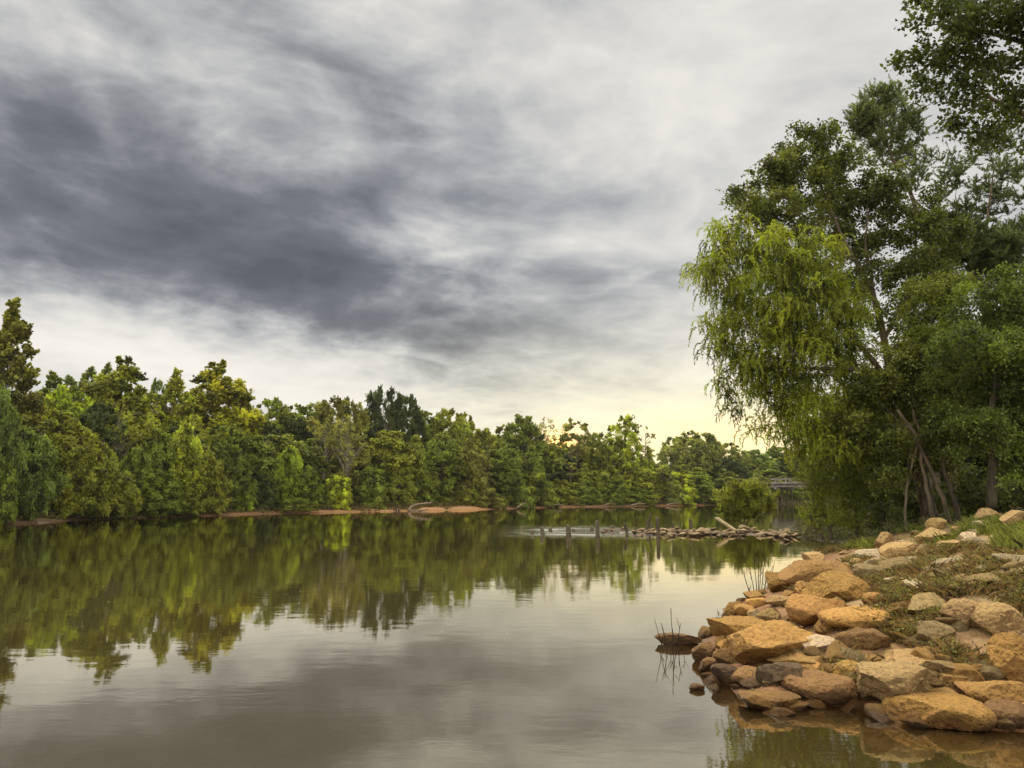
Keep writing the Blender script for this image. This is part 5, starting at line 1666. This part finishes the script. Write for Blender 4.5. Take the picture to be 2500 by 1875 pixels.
rg = np.random.default_rng(55)
P = patch_points([(1990, 2250, 30, 130, 6000), (1740, 2000, 140, 205, 1800), (1400, 1580, 235, 290, 1200), (1850, 2200, 225, 300, 1600), (1640, 1760, 330, 360, 500), (2080, 2250, 300, 420, 900), (1180, 1330, 345, 380, 900)], rg)
P = np.concatenate([P, P + rg.normal(0, 0.06, P.shape) * [1, 1, 0], P + rg.normal(0, 0.09, P.shape) * [1, 1, 0]])
V = blades(P, rg.uniform(0.04, 0.18, len(P)) * np.where(rg.random(len(P)) < .12, 1.6, 1.0), rg.uniform(0.005, 0.011, len(P)), rg, 0.6)
me = mesh_np('grass', V, np.arange(len(V)).reshape(-1, 5), False, {'tone': ('FACE', rg.normal(0.1, 0.4, len(P))), 'hue': ('FACE', rg.uniform(0.2, 0.8, len(P)))})
tag(link('grass', me, M_LEAF, color=(0.20, 0.23, 0.05)), 'green grass on the top of the right bank', kind='stuff')

P = patch_points([(1380, 1500, 560, 760, 1100), (1400, 1700, 440, 540, 900), (1850, 2200, 380, 460, 700), (1800, 2200, 470, 640, 1000), (1600, 1860, 600, 660, 900), (1560, 1800, 360, 440, 500), (1130, 1230, 450, 500, 400), (1000, 1160, 365, 410, 800), (900, 1060, 615, 650, 450), (1240, 1400, 800, 850, 350), (1580, 1740, 780, 820, 300),
                  (1140, 1220, 1100, 1200, 200), (1680, 1960, 1010, 1060, 250), (1300, 1420, 480, 620, 800), (1440, 1560, 870, 940, 350), (2150, 2250, 640, 760, 600)], rg)
# low weeds: small leaves on short stems
P = np.concatenate([P, P + rg.normal(0, 0.03, P.shape) * [1, 1, 0]])
n = len(P)
Cc = P + np.stack([rg.normal(0, .02, n), rg.normal(0, .02, n), rg.uniform(0.01, 0.15, n)], 1)
ls = rg.uniform(0.016, 0.042, n)
V = leaf_quads(Cc, rand_dir(n, rg), rand_dir(n, rg) * 0.6 + np.array([0, 0, .8]), ls, ls * 0.55, 0.15)
sel = rg.random(n) < 0.45
Pb = P[sel]
V2 = blades(Pb, rg.uniform(0.05, 0.17, len(Pb)), rg.uniform(0.005, 0.010, len(Pb)), rg, 0.9)
me = mesh_np('weeds', V, np.arange(len(V)).reshape(-1, 4), False, {'tone': ('FACE', rg.normal(0.0, 0.45, n)), 'hue': ('FACE', rg.uniform(0.2, 0.9, n))})
tag(link('weeds', me, M_LEAF, color=(0.17, 0.17, 0.05)), 'low straggling weeds between the stones of the right bank', kind='stuff')
me = mesh_np('dry_stems', V2, np.arange(len(V2)).reshape(-1, 5), False, {'tone': ('FACE', rg.normal(0.0, 0.45, len(Pb))), 'hue': ('FACE', rg.uniform(0.4, 1.0, len(Pb)))})
tag(link('dry_stems', me, M_LEAF, color=(0.20, 0.145, 0.07)), 'dry brown stems among the weeds', kind='stuff')
# twiggy ground cover under the wood on the right bank
P = []
for k in range(900):
    px, py = rg.uniform(1950, 2330), 0
    py = rg.uniform(1268, 1325)
    c = cast(px, py)
    if 24 < c[1] < 42:
        P.append(rg.normal(0, .25, (26, 2)) + c[:2])
Q = np.concatenate(P)
z = G(Q[:, 0], Q[:, 1])
Q = np.concatenate([Q, z[:, None] + rg.uniform(0.02, 0.45, len(Q))[:, None] ** 1.2], 1)[z > -0.08]
n = len(Q)
ls = rg.uniform(0.05, 0.11, n)
V = leaf_quads(Q, rand_dir(n, rg), rand_dir(n, rg) + np.array([0, 0, .6]), ls, ls * 0.5, 0.15)
me = mesh_np('undergrowth', V, np.arange(len(V)).reshape(-1, 4), False, {'tone': ('FACE', rg.normal(0.0, 0.45, n)), 'hue': ('FACE', rg.uniform(0.2, 0.9, n))})
tag(link('undergrowth', me, M_LEAF, color=(0.075, 0.085, 0.03)), 'tangled low undergrowth on the shaded mud bank', kind='stuff')

# litter, roots and weeds along the edge of the far bank
Q = []
for i in range(len(far_shore) - 1):
    a_, b_ = np.array(far_shore[i]), np.array(far_shore[i + 1])
    if a_[0] < -45 or a_[0] > 60:
        continue
    L_ = np.linalg.norm(b_ - a_)
    m_ = int(L_ * 420)
    tq = rg.random((m_, 1))
    nn_ = np.array([-(b_ - a_)[1], (b_ - a_)[0]]) / L_
    Q.append(a_ + (b_ - a_) * tq + nn_ * rg.uniform(0.2, 4.5, (m_, 1)) + rg.normal(0, .1, (m_, 2)))
Q = np.concatenate(Q)
pn = fbm(np.stack([Q[:, 0] * .5, Q[:, 1] * .5, Q[:, 0] * 0], 1), 3, 91)
z, _, sf_, sd_ = G(Q[:, 0], Q[:, 1], True)
k = (z > 0.01) & (pn + np.clip(sf_ * 0.16, 0, .6) - sd_ * 0.25 > 0.12)
Q = np.concatenate([Q[k], (z[k] + rg.random(k.sum()) ** 2 * 0.6 * np.clip(sf_[k] * .5, .1, 1))[:, None]], 1)
n = len(Q)
ls = rg.uniform(0.10, 0.24, n)
V = leaf_quads(Q, rand_dir(n, rg), rand_dir(n, rg) + np.array([0, -.3, .5]), ls, ls * 0.5, 0.15)
me = mesh_np('bank_litter', V, np.arange(len(V)).reshape(-1, 4), False, {'tone': ('FACE', rg.normal(-0.1, 0.5, n)), 'hue': ('FACE', rg.uniform(0.2, 1.0, n))})
tag(link('bank_litter', me, M_LEAF, color=(0.135, 0.12, 0.045)), 'brown litter and low weeds along the far bank', kind='stuff')
# floating leaves and scum flecks
n = 420
pxs = rg.uniform(-50, 1750, n)
pys = 1292 + rg.random(n) ** 2.6 * 260
W_ = np.array([water_xy(a, b) for a, b in zip(pxs, pys)])
W_ += (fbm(np.stack([W_[:, 0] * .2, W_[:, 1] * .2, W_[:, 0] * 0], 1), 2) * 3)[:, None]
k = G(W_[:, 0], W_[:, 1]) < -0.2
W_ = W_[k]
n = len(W_)
Cc = np.concatenate([W_, np.full((n, 1), 0.006)], 1)
ls = rg.uniform(0.02, 0.045, n)
a_ = rand_dir(n, rg)
a_[:, 2] = 0
V = leaf_quads(Cc, a_, np.tile([0.0, 0, 1], (n, 1)), ls, ls * 0.6, 0.1)
me = mesh_np('floating_leaves', V, np.arange(len(V)).reshape(-1, 4), False, {'tone': ('FACE', rg.normal(0.0, 0.45, n)), 'hue': ('FACE', rg.uniform(0.5, 1.0, n))})
tag(link('floating_leaves', me, M_LEAF, color=(0.42, 0.36, 0.20)), 'small pale leaves and scum flecks drifting on the river', kind='stuff')

# ------------------------------------------------------------------ evening haze
mh, t, out = new_mat('haze_air')
pv = t.new('ShaderNodeVolumePrincipled')
pv.inputs['Color'].default_value = (0.96, 0.93, 0.84, 1)
pv.inputs['Density'].default_value = 0.00014
pv.inputs['Anisotropy'].default_value = 0.3
t.l.new(pv.outputs[0], out.inputs['Volume'])
mb = MB()
mb.box((0, 1850, 24), (5600, 4900, 60))
tag(link('haze', mb.mesh('haze', False), mh), 'thin warm evening haze over the river', kind='stuff')
